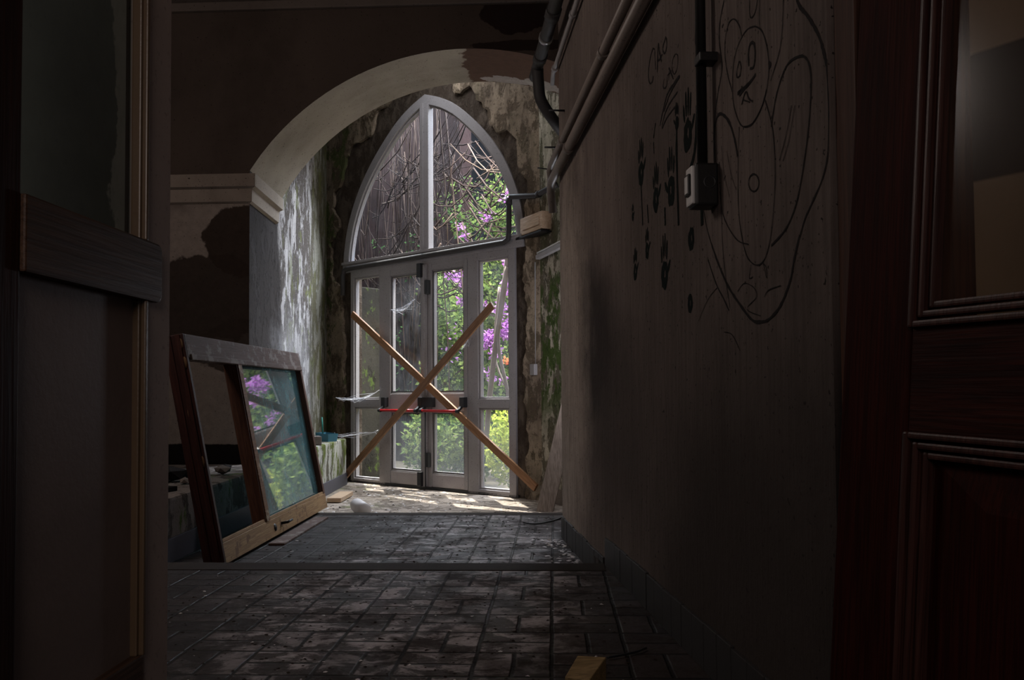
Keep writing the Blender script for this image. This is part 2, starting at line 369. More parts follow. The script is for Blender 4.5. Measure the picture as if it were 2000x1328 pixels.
M_glass_sash = glass('sash_pane', tint=(.16, .26, .28), dust=.30, dustcol=(.34, .74, .80), gloss=.5, rough=.03, lowdust=(-1, 3, .30))
M_glass_left = glass('grimy_pane', tint=(.50, .55, .53), dust=.12, dustcol=(.16, .17, .16), gloss=.06, rough=.2)
M_glass_right = glass('yellowed_pane', tint=(.72, .64, .55), dust=.07, dustcol=(.22, .19, .16), gloss=.05, rough=.15)
M_leaf_y = leafmat('leaf_yellow_green', (.26, .34, .05), (.58, .62, .12), .5)
M_leaf_g = leafmat('leaf_green', (.06, .11, .035), (.28, .36, .10), .45)
M_leaf_d = leafmat('leaf_deep_green', (.02, .06, .02), (.07, .14, .05), .35)
M_leaf_u = leafmat('leaf_shaded_green', (.03, .055, .02), (.13, .18, .05), .4)  # darker copy of the leaf green, shade behind the fanlight put into colour
M_bract = leafmat('bougainvillea_bract', (.38, .12, .46), (.64, .34, .72), .5)
M_orange = leafmat('orange_bract', (.6, .14, .05), (.7, .25, .12), .5)
M_vine = plain('dry_vine', (.046, .031, .024), .9, .1, var=.5)
M_vine_d = plain('dark_vine', (.022, .014, .012), .9, .1, var=.5)
M_stem = plain('grey_stem', (.20, .16, .14), .9, .1, var=.35)
M_outwall = plaster('outer_wall_red_brown', (.017, .0075, .0065), (.010, .0045, .004), (.005, .003, .0025), peel=.4, scale=2.5, edge=.1, dirt=.5)
M_pillar = plaster('outer_pillar', (.042, .037, .029), (.024, .020, .015), (.010, .009, .007), peel=.4, scale=5, edge=.05, dirt=.6, moss=.3)
M_ground = plain('outer_ground', (.12, .10, .07), .95, .1, .5, var=.5)

# ------------------------------------------------------------------ frames of reference
ZM, ZV = -.12, -.24                                   # mid floor and lower floor
A0 = V((-2.608, 11.288, 0)); UD = V((.787, -.617, 0)).normalized(); OD = V((-UD.y, UD.x, 0))   # entrance plane: along, outward
MD = Mx.Translation(A0)@Mx.Rotation(math.atan2(UD.y, UD.x), 4, 'Z')                              # x along, y outward, z up
MDi = MD.inverted()
def dw(s, o, z): return A0+UD*s+OD*o+V((0, 0, z))
RW0 = V((.274, 4.551, 0)); RWD = V((-.129, 1, 0)).normalized(); RWN = V((-RWD.y, RWD.x, 0))     # right wall, normal into the corridor
def rwx(Y): return RW0.x+(Y-RW0.y)*RWD.x/RWD.y
def rw(x, y, off=0): return hit(x, y, RW0+RWN*off, RWN)
def rwp(Y, z, off=0): return V((rwx(Y), Y, z))+RWN*off
VW1 = V((-.208, 9.406, 0)); VW0 = VW1+V((.486, -.874, 0))*3.2; VWD = (VW1-VW0).normalized(); VWN = V((-VWD.y, VWD.x, 0))
def vw(x, y, off=0): return hit(x, y, VW0+VWN*off, VWN)
PIL, CORN = V((-2.765, 7.8, 0)), dw(-.55, 0, 0)       # pier corner, far left corner
LWD = (CORN-PIL).normalized(); LWN = V((LWD.y, -LWD.x, 0))
YF, YB, ZC = 7.8, 8.85, 4.52

# ------------------------------------------------------------------ setting: floors
def sheet(name, poly, z, mat, thick=.12):
    return MB().prism(poly, z-thick, z).build(name, mat)
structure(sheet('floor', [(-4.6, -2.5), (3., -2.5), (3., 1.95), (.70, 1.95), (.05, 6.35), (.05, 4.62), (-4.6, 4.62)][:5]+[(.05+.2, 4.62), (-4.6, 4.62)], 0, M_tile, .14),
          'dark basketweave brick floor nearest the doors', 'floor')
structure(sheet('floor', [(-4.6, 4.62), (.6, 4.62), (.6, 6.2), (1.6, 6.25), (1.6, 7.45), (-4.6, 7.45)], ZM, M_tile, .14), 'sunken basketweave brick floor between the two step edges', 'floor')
structure(sheet('floor', [(-4.6, 7.45), (1.6, 7.45), (1.6, 8.0), tuple(dw(3.9, -.02, 0))[:2], tuple(dw(-.9, -.02, 0))[:2]], ZV, M_vestf, .14), 'debris covered lowest floor in front of the glazed doors', 'floor')
structure(MB().box((-4.6, 4.44, -.10), (.262, 4.63, .004)).build('trim_1', M_nosing, None, .006), 'worn brown nosing of the nearer floor step', 'step edge')
structure(MB().box((-4.6, 7.33, -.22), (1.2, 7.46, ZM+.004)).build('trim_2', M_nosing, None, .006), 'worn brown nosing of the farther floor step', 'step edge')

# ------------------------------------------------------------------ setting: walls
foot = [(rwx(1.93), 1.93), (rwx(6.22), 6.22), (.62, 6.26), (1.05, 1.98)]
W_right = structure(MB().prism(foot, -.3, ZC).build('wall_right', M_right), 'grey brown corridor wall with handprints and a scrawled drawing', 'wall')
vf = [tuple(VW0)[:2], tuple(VW1+VWD*.1)[:2], tuple(VW1+VWD*.1-VWN*.4)[:2], tuple(VW0-VWN*.4)[:2]]
structure(MB().prism(vf, -.4, 5.2).build('wall_right_mossy', M_moss), 'mossy peeling wall to the right of the glazed doors', 'wall')

# facade with segmental arch
def arc(xc, za, R, half, n=40):
    return [(xc-half+2*half*i/n, za-R+math.sqrt(R*R-(half-2*half*i/n)**2)) for i in range(n+1)]
ARF = arc(-.768, 4.042, 2.38, 1.995); ARB = arc(-.742, 4.115, 2.38, 2.06)
mb = MB()
for (x0, z0), (x1, z1) in zip(ARF, ARF[1:]): mb.add([(x0, YF, z0), (x1, YF, z1), (x1, YF, ZC), (x0, YF, ZC)], [(0, 1, 2, 3)])
for zz0, zz1 in ((-.4, 2.94), (2.94, ZC)):
    mb.add([(-4.6, YF, zz0), (PIL.x if zz1 < 3 else ARF[0][0], YF, zz0), (PIL.x if zz1 < 3 else ARF[0][0], YF, zz1), (-4.6, YF, zz1)], [(0, 1, 2, 3)])
wf = structure(mb.build('wall_front', M_facade), 'dark brown plaster wall pierced by the broad arch', 'wall')
mb = MB(); k = len(ARF)
mb.add([(x, YF, z) for x, z in ARF]+[(x, YB, z) for x, z in ARB], [(i, i+1, k+i+1, k+i) for i in range(k-1)], True)
mb.build('arch_soffit', M_soffit, wf)
# left wall of the vestibule: pier reveal then on to the far corner, and the back of the facade
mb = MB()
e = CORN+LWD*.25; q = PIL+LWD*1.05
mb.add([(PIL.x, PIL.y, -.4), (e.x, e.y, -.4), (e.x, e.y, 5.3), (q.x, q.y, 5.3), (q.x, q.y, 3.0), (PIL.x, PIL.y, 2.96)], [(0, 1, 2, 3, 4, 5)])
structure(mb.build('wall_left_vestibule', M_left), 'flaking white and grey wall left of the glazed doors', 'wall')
structure(MB().box((-4.75, 1.9, -.3), (-4.6, 8, ZC)).build('wall_left', M_facade), 'corridor side wall hidden behind the near left door', 'wall')
structure(MB().box((-5, -2.6, ZC), (3, YF+.02, ZC+.1)).build('ceiling', M_ceil), 'dark corridor ceiling', 'ceiling')
structure(MB().prism([(-4.2, YB), (1.5, YB), tuple(dw(4.2, .10, 0))[:2], tuple(dw(-1.4, .10, 0))[:2]], 5.25, 5.35).build('ceiling', M_ceil), 'ceiling of the vestibule above the pointed window', 'ceiling')
mb = MB()
for (x0, z0), (x1, z1) in zip(ARB, ARB[1:]): mb.add([(x0, YB, z0), (x1, YB, z1), (x1, YB, 5.3), (x0, YB, 5.3)], [(0, 1, 2, 3)])
mb.build('arch_rear_face', M_soffit, wf)

# pointed profile (s, z)
HALF = [(1.568, 2.50), (1.545, 2.80), (1.455, 3.15), (1.265, 3.53), (.985, 3.885), (.60, 4.235), (.30, 4.42), (.0, 4.535)]
def pointed(c=1.405, ins=0.0, n=5, zb=2.5, wob=0):
    h = spline(HALF, n); L = []
    for i, p in enumerate(h):
        a, b = h[max(0, i-1)], h[min(len(h)-1, i+1)]; t = (b-a).normalized(); nn = V((-t.y, t.x))  # inward
        L.append(V(p)+nn*ins)
    L = [p for p in L if p.x >= 0]
    zt = L[-1]; L[-1] = V((0, zt.y+zt.x*.45))
    if ins > 0: L[0].y = zb
    R = [(c+p.x, p.y) for p in L]; Lf = [(c-p.x, p.y) for p in L[:-1]][::-1]
    return R+Lf      # right springing -> apex -> left springing
def ringwall(mb, inner, outer, o0, o1, f=dw):
    n = len(inner)
    vs = [f(s, o0, z) for s, z in inner]+[f(s, o0, z) for s, z in outer]+[f(s, o1, z) for s, z in inner]+[f(s, o1, z) for s, z in outer]
    fs = []
    for i in range(n-1):
        fs += [(i, i+1, n+i+1, n+i), (2*n+i, 3*n+i, 3*n+i+1, 2*n+i+1), (i, 2*n+i, 2*n+i+1, i+1), (n+i, n+i+1, 3*n+i+1, 3*n+i)]
    fs += [(0, n, 3*n, 2*n), (n-1, 3*n-1, 4*n-1, 2*n-1)]
    mb.add(vs, fs)
def around(hole, s0, s1, z0, z1):
    """outer loop matched to the hole loop: right jamb, round the top, left jamb"""
    out = []
    zs = max(z for s, z in hole)
    for s, z in hole:
        ds, dz = s-1.405, z-2.0
        if z <= 2.5: out.append((s1 if ds > 0 else s0, z)); continue
        k = 1e9
        if ds > 0: k = min(k, (s1-1.405)/ds)
        if ds < 0: k = min(k, (s0-1.405)/ds)
        if dz > 0: k = min(k, (z1-2.0)/dz)
        out.append((1.405+ds*k, 2.0+dz*k))
    return out
def resample(L, n):
    d = [0]
    for a, b in zip(L, L[1:]): d.append(d[-1]+math.hypot(b[0]-a[0], b[1]-a[1]))
    out = []; j = 0
    for i in range(n):
        t = d[-1]*i/(n-1)
        while j < len(L)-2 and d[j+1] < t: j += 1
        k = (t-d[j])/max(1e-9, d[j+1]-d[j]); out.append((L[j][0]+(L[j+1][0]-L[j][0])*k, L[j][1]+(L[j+1][1]-L[j][1])*k))
    return out
fanout = pointed()
# plaster skin with a ragged opening, set 6 cm proud of the rough recess
rag = []
random.seed(3)
for i, (s, z) in enumerate(fanout):
    ds, dz = s-1.405, z-2.6
    off = .16+.10*math.sin(i*.9)*random.random()+rnd(-.03, .05)
    if ds < -.3: off += .10
    if ds < -1.0 and z > 3.2: off += .14
    L = math.hypot(ds, dz*.8); rag.append((s+ds/L*off, z+dz/L*off))
jr = [(2.99+rnd(-.02, .03), z) for z in (-.3, .3, .9, 1.4, 1.9, 2.3)]
jl = [(-.14+rnd(-.03, .03), z) for z in (2.3, 1.9, 1.4, .9, .3, -.3)]
hole = jr+[(min(s, 3.03) if s > 1.4 else s, z) for s, z in rag]+jl
hole = [(max(s, -.52), z) for s, z in hole]
hole = resample(hole, 260)
random.seed(8); wv = [rnd(-1, 1) for _ in range(262)]
hole = [(a_+(wv[i_]*.016+wv[i_//4]*.022+wv[i_//11]*.025)*(1 if a_ > 1.4 else -1), b_+(wv[i_+1]*.014+wv[i_//5+3]*.02)*(1 if b_ > 2.4 else 0)) for i_, (a_, b_) in enumerate(hole)]
hole = [(min(max(a_, -.53), 3.035), b_) for a_, b_ in hole]
mb = MB(); ringwall(mb, hole, around(hole, -.60, 3.5, -.3, 5.3), -.02, -.065); structure(mb.build('wall_back', M_doorwall), 'stained beige plaster wall around the pointed glazed entrance', 'wall')
h2 = [(2.835, -.3), (2.835, 2.5)]+[p for p in fanout]+[(-.002, 2.5), (-.002, -.3)]
mb = MB(); ringwall(mb, h2, around(h2, -1.2, 4.2, -.3, 5.4), .14, -.022); structure(mb.build('wall_back_masonry', M_recess), 'rough dark masonry exposed around the pointed window frame', 'wall')
# near walls either side of the camera's doorway
structure(MB().box((-4.6, 2.02, -.1), (-1.01, 2.2, ZC)).build('wall_near_left', M_facade), 'dark return wall behind the left door', 'wall')
def wallseg(p, q, z0, z1, th, name, mat, label):
    p, q = V((*p, 0)), V((*q, 0)); d = (q-p).normalized(); nn = V((-d.y, d.x, 0))*th
    return structure(MB().prism([tuple(a)[:2] for a in (p, q, q+nn, p+nn)], z0, z1).build(name, mat), label, 'wall')
t = Nt('reveal_plaster_right'); z = t.sep(t.pos())[2]
b1 = onz; pR0, dR = V((.80, 1.95, 0)), V((.753, -1, 0)).normalized(); nR = V((dR.y, -dR.x, 0))
zA, zB = hit(1930, 96, pR0, nR).z, hit(1930, 350, pR0, nR).z
band = t.ma('MULTIPLY', t.step(z, zB-.004, zB+.004), t.step(z, zA-.004, zA+.004, 1., 0.))
colr = t.mix(band, t.mix(t.noise(3, 5, .6), (.30, .25, .20), (.46, .39, .32)), (.05, .032, .026))
M_rev = t.done(t.bsdf(colr, .85, spec=.15))
wallseg((.80, 1.95), (2.45, -.24), -.1, ZC, .12, 'wall_near_right', M_rev, 'splayed plaster reveal with a dark band seen through the right door pane')
t = Nt('reveal_plaster_left'); y = t.sep(t.pos())[1]
lm = t.step(t.ma('ADD', y, t.ma('MULTIPLY', t.ma('SUBTRACT', t.noise(9, 6, .6, stretch=(1, 1, .6)), .5), .10)), 1.985, 1.99)
colr = t.mix(lm, t.mix(t.noise(2.2, 5, .6), (.10, .105, .10), (.42, .44, .41)), t.mix(t.noise(9, 5, .6), (.5, .48, .44), (.75, .71, .65)))
M_revl = t.done(t.bsdf(colr, .85, spec=.15))
wallseg((-1.015, 2.03), (-1.75, .2), -.1, ZC, -.12, 'wall_near_left_reveal', M_revl, 'grimy splayed reveal seen through the left door pane')

# mouldings: ceiling cornice and impost
structure(MB().box((-4.6, YF-.05, 4.44), (.3, YF+.01, ZC)).build('trim_3', M_ceil, None, .01), 'plain moulding under the corridor ceiling above the arch', 'moulding')
mb = MB()
prof = [(0, 2.915), (.075, 2.915), (.075, 2.80), (.035, 2.785), (.03, 2.67), (0, 2.655)]
for i in range(len(prof)-1):
    (o0, z0), (o1, z1) = prof[i], prof[i+1]
    mb.add([(-4.6, YF-o0, z0), (PIL.x+o0, YF-o0, z0), (PIL.x+o1, YF-o1, z1), (-4.6, YF-o1, z1)], [(0, 1, 2, 3)])
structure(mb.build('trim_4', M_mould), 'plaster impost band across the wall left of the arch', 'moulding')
mb = MB(); E2 = PIL+LWD*.98
for i in range(len(prof)-1):
    (o0, z0), (o1, z1) = prof[i], prof[i+1]
    a, b = PIL+LWN*o0+V((0, -o0, 0)), PIL+LWN*o1+V((0, -o1, 0)); c, d = E2+LWN*o0, E2+LWN*o1
    mb.add([(a.x, a.y, z0), (c.x, c.y, z0), (d.x, d.y, z1), (b.x, b.y, z1)], [(0, 1, 2, 3)])
mb.add([(*(E2+LWN*o)[:2], z) for o, z in prof], [tuple(range(6))])
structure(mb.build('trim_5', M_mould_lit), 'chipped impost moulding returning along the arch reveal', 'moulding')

# skirting
def skirting(name, P, Q, z0, h, th, nrm, mat, label, n=12):
    P, Q = V(P), V(Q); mb = MB(); d = (Q-P)/n
    for i in range(n):
        a, b = P+d*i+d.normalized()*.002, P+d*(i+1)-d.normalized()*.002; o = V(nrm)*(th+rnd(-.0015, .0015))
        mb.prism([tuple(p)[:2] for p in (a, b, b+o, a+o)], z0, z0+h+rnd(-.004, .004))
    return structure(mb.build(name, mat, None, .002), label, 'skirting')
skirting('baseboard_right', (rwx(4.58), 4.58, 0), (rwx(1.95), 1.95, 0), 0, .15, .012, RWN, M_skirt, 'black tile skirting along the nearer right wall', 20)
skirting('baseboard_right_far', (rwx(6.2), 6.2, 0), (rwx(4.63), 4.63, 0), ZM, .15, .012, RWN, M_skirt, 'black tile skirting of the right wall below the step', 12)
skirting('baseboard_right_mossy', VW1+VWD*-.02, VW0+VWD*.5, ZV, .16, .012, VWN, M_mould, 'worn skirting under the mossy wall', 8)

# right jamb
structure(MB().box((.625, 1.80, -.02), (.86, 1.925, ZC-.02)).build('trim_6', M_jamb, None, .006), 'dark red door jamb beside the end of the right wall', 'door jamb')

# ------------------------------------------------------------------ benches
BX = lambda Y: -2.38-.05*(Y-5.9)
def bench(name, y0, y1, back0, back1, z0, z1, mat, label, skm):
    r = empty(name); tag(r, label, 'bench')
    mb = MB()
    ny = 14; nz = 3
    mb.prism([(BX(y0), y0), (BX(y1), y1), back1, back0], z0, z1)
    o = mb.build('bench_block', mat, r, .02)
    s = MB().prism([(BX(y0)+.012, y0), (BX(y1)+.012, y1), (BX(y1)-.02, y1), (BX(y0)-.02, y0)], z0, z0+.15).build('bench_skirting', skm, r, .003)
    return r
bench('masonry_bench', 3.6, 7.79, (-4.58, 3.6), (-4.58, 7.79), ZM-.0, .275, M_benchnear, 'grey masonry bench with rubble along the wall behind the leaning sash', M_skirt2)
p0, p1 = PIL+LWD*.02, PIL+LWD*3.35
bench('masonry_bench', 7.83, 11.0, (p0.x+.004, 7.83), (p1.x+.004, p1.y), ZV, .34, M_bench, 'low mossy white masonry bench beside the glazed doors', M_skirt2)

# ------------------------------------------------------------------ glazed entrance (local frame: x along, y outward, z up)
def holder(name, label, cat, kind='structure'):
    o = empty(name, MD); tag(o, label, cat, kind=kind); return o
def frame(mb, s0, s1, z0, z1, w, o0, o1, wl=None, wr=None, wt=None, wb=None):
    wl, wr, wt, wb = [w if q is None else q for q in (wl, wr, wt, wb)]
    mb.box((s0, o0, z0), (s0+wl, o1, z1)); mb.box((s1-wr, o0, z0), (s1, o1, z1))
    mb.box((s0+wl, o0, z1-wt), (s1-wr, o1, z1)); mb.box((s0+wl, o0, z0), (s1-wr, o1, z0+wb))
LP = lambda s, o, z: V((s, o, z))
fan = holder('window_1', 'pointed fanlight of two panes above the glazed doors', 'window')
fi = pointed(ins=.11, zb=2.62)
mb = MB(); fo = [fanout[0]]+fanout[1:-1]+[fanout[-1]]
nn = min(len(fo), len(fi))
fo, fi2 = resample(fo, 61), resample(fi, 61)
ringwall(mb, fi2, fo, -.045, .035, LP)
fi3 = resample(pointed(ins=.135, zb=2.63), 61)
ringwall(mb, fi3, fi2, -.02, .03, LP)
mb.build('window_frame', M_alu, fan, .004)
MB().box((1.325, -.055, 2.60), (1.475, .03, 4.43)).box((1.35, -.075, 2.62), (1.40, -.05, 4.42)).build('mullion', M_alu, fan, .004)
MB().box((-.15, -.06, 2.50), (2.96, .04, 2.63)).box((.0, -.048, 2.44), (2.832, .034, 2.505)).box((-.15, -.085, 2.60), (2.96, -.055, 2.635)).build('transom', M_alu, fan, .005)
pl = [p for p in pointed(ins=.12, zb=2.62)]
for lo, hi_ in ((1.47, 9), (-9, 1.33)):
    poly = [p for p in pl if lo <= p[0] <= hi_]
    if lo > 0: poly = poly+[(1.47, poly[-1][1]+.05), (1.47, 2.62)]
    else: poly = [(1.33, 2.62), (1.33, poly[0][1]+.05)]+poly
    MB().add([V((s, .0, z)) for s, z in poly], [tuple(range(len(poly)))]).build('pane', M_glass_fan, fan)
def sidelight(name, s0, s1, il, ir, label):
    h = holder(name, label, 'window')
    mb = MB(); frame(mb, s0, s1, -.235, 2.497, .07, -.05, .04, wl=il, wr=ir, wt=.08, wb=.055)
    mb.box((s0+il, -.05, .735), (s1-ir, .04, .838))
    for a, b in ((-.18, .735), (.838, 2.417)):            # glazing beads
        x0, x1 = s0+il, s1-ir
        for q in ((x0, a, x0+.022, b), (x1-.022, a, x1, b), (x0, b-.022, x1, b), (x0, a, x1, a+.022)): mb.box((q[0], -.03, q[1]), (q[2], .025, q[3]))
    mb.build('window_frame', M_alu, h, .004)
    pm_ = M_glass_fan if s0 < 1 else M_glass
    for a, b in ((-.18, .735), (.838, 2.417)):
        MB().add([(s0+il, .002, a), (s1-ir, .002, a), (s1-ir, .002, b), (s0+il, .002, b)], [(0, 1, 2, 3)]).build('pane', pm_, h)
    return h
sidelight('window_2', 0.0, .672, .062, .105, 'tall narrow sidelight left of the glazed doors')
sidelight('window_3', 2.112, 2.832, .16, .095, 'tall narrow sidelight right of the glazed doors showing purple flowers')
def leaf_door(name, s0, s1, hinge_right, label):
    h = holder(name, label, 'door')
    mb = MB(); g0, g1 = s0+.105, s1-.075
    if hinge_right: g0, g1 = s0+.10, s1-.055
    zs = [(-.205, -.04), (.685, .912), (2.375, 2.455)]
    mb.box((s0, -.055, -.205), (g0, .035, 2.455)); mb.box((g1, -.055, -.205), (s1, .035, 2.455))
    for a, b in zs: mb.box((g0, -.045, a), (g1, .03, b))
    for a, b in ((-.04, .685), (.912, 2.375)):
        for q in ((g0, a, g0+.02, b), (g1-.02, a, g1, b), (g0, b-.02, g1, b), (g0, a, g1, a+.02)): mb.box((q[0], -.03, q[1]), (q[2], .02, q[3]))
    mb.build('door_frame', M_alu, h, .004)
    MB().box((g0+.004, -.05, .70), (g1-.004, -.042, .90)).build('mid_panel', M_alu_in, h, .002)
    MB().box((g0+.004, -.05, -.195), (g1-.004, -.042, -.055)).build('kick_panel', M_alu_in, h, .002)
    for a, b in ((-.04, .685), (.912, 2.375)):
        MB().add([(g0, .0, a), (g1, .0, a), (g1, .0, b), (g0, .0, b)], [(0, 1, 2, 3)]).build('pane', M_glass, h)
        # dark gasket line
        mg = MB(); frame(mg, g0+.016, g1-.016, a+.016, b-.016, .007, -.036, -.028); mg.build('gasket', M_alu_d, h)
    # panic bar
    b0, b1 = s0+.015, s1-.03
    pb = MB().tube([(b0+.02, -.165, .70), (b1-.02, -.165, .70)], .017, 14).build('push_bar', M_red, h)
    for k, x in enumerate((b0, b1)):
        wide = .17 if (k == 0 and hinge_right) else .075
        x0 = x-.02 if k == 0 else x-wide+.03
        MB().box((x0, -.115, .742), (x0+wide, -.052, .86)).build('latch_box', M_black, pb, .006)
        xa = x+.02 if k == 0 else x-.02
        MB().bar((xa, -.09, .76), (xa, -.165, .70), .035, .03).tube([(xa-.02, -.165, .70), (xa+.02, -.165, .70)], .025, 12).build('bar_arm', M_black, pb, .004)
    return h
dl = leaf_door('door_1', .675, 1.412, False, 'left leaf of the grey glazed double door with red push bar')
dr = leaf_door('door_2', 1.418, 2.108, True, 'right leaf of the grey glazed double door with red push bar')
MB().box((1.375, -.085, -.205), (1.452, -.056, 2.455)).box((1.425, -.10, -.2), (1.445, -.085, 2.44)).build('meeting_stile', M_alu, dl, .004)
for zz in (2.30, -.20): MB().box((1.335, -.125, zz), (1.40, -.058, zz+.17)).build('hinge', M_black, dl, .008)
for zz in (2.09, .03): MB().box((1.455, -.11, zz), (1.51, -.058, zz+.17)).build('hinge', M_black, dr, .008)
MB().tube([(1.452, -.095, -.2), (1.452, -.095, .75)], .008, 8).build('shoot_bolt', M_alu_d, dr)
structure(MB().box((-.03, -.05, -.25), (2.86, .05, -.21), MD).build('trim_7', M_alu_d), 'dark threshold strip under the glazed doors', 'threshold')

# ------------------------------------------------------------------ crossed planks on the doors
def plank(p, q, w, d, mat, label):
    p, q = V(p), V(q); ax = (q-p); L = ax.length; ax.normalize()
    zz = -OD; zz = (zz-ax*zz.dot(ax)).normalized(); yy = zz.cross(ax)
    M = Mx((ax, yy, zz)).transposed().to_4x4(); M.translation = p
    o = MB().box((0, -w/2, -d/2), (L, w/2, d/2)).build('wooden_plank', mat, None, .003); o.matrix_world = M
    return tag(o, label, 'plank', 'crossed planks barring the glazed doors')
plank(dw(.10, -.105, 1.94), hit(1047, 953, dw(0, -.17, 0), OD), .085, .03, M_plank, 'orange brown plank running from upper left down to the right wall, under the other')
plank(dw(2.655, -.215, 1.87), dw(.055, -.235, -.19), .085, .03, M_plank_d, 'brown plank crossing on top, from upper right down to the left bench')

# ------------------------------------------------------------------ leaning window sash
P0 = onz(440, 1103, ZM+.02); P1 = onz(640, 990, ZM+.02)
d = (P1-P0).normalized(); lft = V((-d.y, d.x, 0))
Tn = hit(357, 651, P0, d); rel = Tn-P0; th = math.atan2(rel.dot(lft), rel.z); HS = math.hypot(rel.dot(lft), rel.z); LS = (P1-P0).length
zl = math.cos(th)*V((0, 0, 1))+math.sin(th)*lft; yl = zl.cross(d)
MS = Mx((d, yl, zl)).transposed().to_4x4(); MS.translation = P0
sash = empty('leaning_window_sash', MS); tag(sash, 'big varnished wooden window sash leaning on its side, right half glazed', 'window sash')
DS = .125
TK = .052
def sb(name, a, b, mat, parent=sash, bev=.004): return MB().box(a, b).build(name, mat, parent, bev)
# where members fall (fractions along the base)
def along(x, y, o=0): return (MS.inverted()@hit(x, y, P0+yl*o, yl))
bt, tb = .125, HS-.145
m0, m1 = along(548, 1030).x, along(560, 1027).x
m0 = along(521, 1030).x; m1 = m0+.10
re = LS
RS = .055
top = sb('top_rail', (0.0, 0, tb), (LS, DS*.75, HS), M_sash_top)
MB().box((.05, -.012, tb-.015), (LS-.03, .02, tb+.02)).build('top_moulding', M_sash_top, top, .004)
bot = sb('bottom_rail', (0.0, 0, 0), (LS, DS*.75, bt), M_sash_rail)
MB().box((.04, .004, bt), (LS-RS, .022, bt+.022)).build('bottom_moulding', M_sash_rail, bot, .004)
nearp = sb('end_post', (-.004, .0, 0), (.028, DS, HS), M_sash_end)
MB().box((-.012, .02, 0), (-.004, .05, HS)).box((-.010, .075, 0), (-.004, .095, HS)).build('post_groove_strip', M_sash_end, nearp, .002)
for zz in (.03, .32, .62, .92, 1.22, HS-.06):
    MB().lathe([(.0001, .004), (.016, .0035), (.019, 0)], 14, Mx.Translation((-.0045, .02+.012*math.sin(zz*9)+.01, zz))@Mx.Rotation(-math.pi/2, 4, 'Y')@Mx.Diagonal((2.0, .8, 1, 1))).build('filler_patch', M_filler, nearp)
sb('end_post', (LS-RS, .0, bt), (LS, DS*.75, tb), M_sash_v)
mul = sb('mullion', (m0, .0, bt), (m1, DS*.75, tb), M_sash_v)
MB().box((m0+.012, -.008, bt), (m1-.012, .002, tb)).build('mullion_face', M_sash, mul, .003)
MB().add([(m1, .045, bt), (LS-RS, .045, bt), (LS-RS, .045, tb), (m1, .045, tb)], [(0, 1, 2, 3)]).build('glass_pane', M_glass_sash, sash)
hx = along(545, 1042)
lk = MB().lathe([(.0001, .008), (.022, .007), (.027, 0)], 18, Mx.Translation((hx.x-.06, 0, .06))@Mx.Rotation(math.pi/2, 4, 'X')).build('lock_rose', M_boxdark, bot)
MB().tube([(hx.x+.10, 0, .066), (hx.x+.10, -.05, .066)], .010, 10).tube([(hx.x+.09, -.05, .066), (hx.x+.20, -.052, .068)], .009, 10).build('handle', M_boxdark, bot)

# thin strip on the floor in front of the sash
p, q = onz(540, 1063, ZM+.008), onz(628, 1011, ZM+.008)
o = MB().bar(p, q, .11, .014).build('wooden_batten', M_sash_top, None, .002); tag(o, 'thin flat wooden strip on the tiles along the foot of the sash', 'wood strip')
# piece of wood on the lower floor by the bench
p, q = onz(652, 977, ZV+.03), onz(672, 966, ZV+.03)
o = MB().bar(p, q+(q-p)*.25, .15, .045).build('wood_offcut', M_sign, None, .004); tag(o, 'short mossy wood offcut lying by the bench skirting', 'wood offcut')
# rounded white plastic piece
c = onz(700, 1003, ZV); c = V((-1.845, 8.28, ZV+.055))
Mc = Mx.Translation(c)@Mx.Rotation(math.radians(35), 4, 'Z')@Mx.Rotation(math.radians(-80), 4, 'X')
o = MB().lathe([(.0001, .16), (.03, .155), (.055, .135), (.066, .10), (.068, .0), (.07, -.09), (.0001, -.092)], 24, Mc).build('white_plastic_bottle', M_cup)
tag(o, 'rounded white plastic object lying behind the farther step edge', 'plastic bottle')
# leaning grey board at right
b0, b1 = V((-.175, 8.42, ZV)), V((-.012, 8.40, ZV))
mb = MB(); bd = (b1-b0).normalized(); upb = V((.345, .04, 1.42)); tk = V((.05, .10, .0)).normalized()*.045
t0 = b0+upb; t1 = b1+upb
bk = V((bd.y*-1, bd.x, 0))*.04
mb.add([b0, b1, t1, t0, b0+bk, b1+bk, t1+bk, t0+bk], [(0, 1, 2, 3), (7, 6, 5, 4), (0, 4, 5, 1), (1, 5, 6, 2), (2, 6, 7, 3), (3, 7, 4, 0)])
o = mb.build('leaning_board', M_board, None, .003); tag(o, 'grey weathered board leaning behind the end of the right wall', 'board')

# ------------------------------------------------------------------ pipes and fittings on the right wall
def pipe(name, pts, r, mat, label, collars=(), cmat=None, n=12, cat='pipe'):
    o = MB().tube(pts, r, n).build(name, mat); tag(o, label, cat)
    for c, a, L, k in collars:
        c, a = V(c), V(a).normalized()
        MB().tube([c-a*L/2, c+a*L/2], r*k, n).build('pipe_collar', cmat or mat, o)
    return o
off = .045
Y1 = 6.33
pA = [rwp(1.95, 2.47, off), rwp(Y1, 2.445, off), rwp(Y1+.12, 2.40, off-.01), rwp(Y1+.16, 2.25, off-.03)]
pipe('wall_pipe', pA, .030, M_pipe, 'lower of the two speckled painted pipes running along the right wall',
     [(rwp(5.47, 2.45, off), RWD, .05, 1.25), (rwp(3.3, 2.463, off), RWD, .05, 1.25)])
pB = [rwp(1.95, 2.615, off), rwp(Y1, 2.57, off), rwp(Y1+.1, 2.55, off), rwp(Y1+.14, 2.44, off-.02)]
pipe('wall_pipe', pB, .024, M_pipe, 'upper of the two speckled painted pipes running along the right wall',
     [(rwp(5.75, 2.575, off), RWD, .05, 1.25), (rwp(4.3, 2.59, off), RWD, .05, 1.25)])
bo = .10
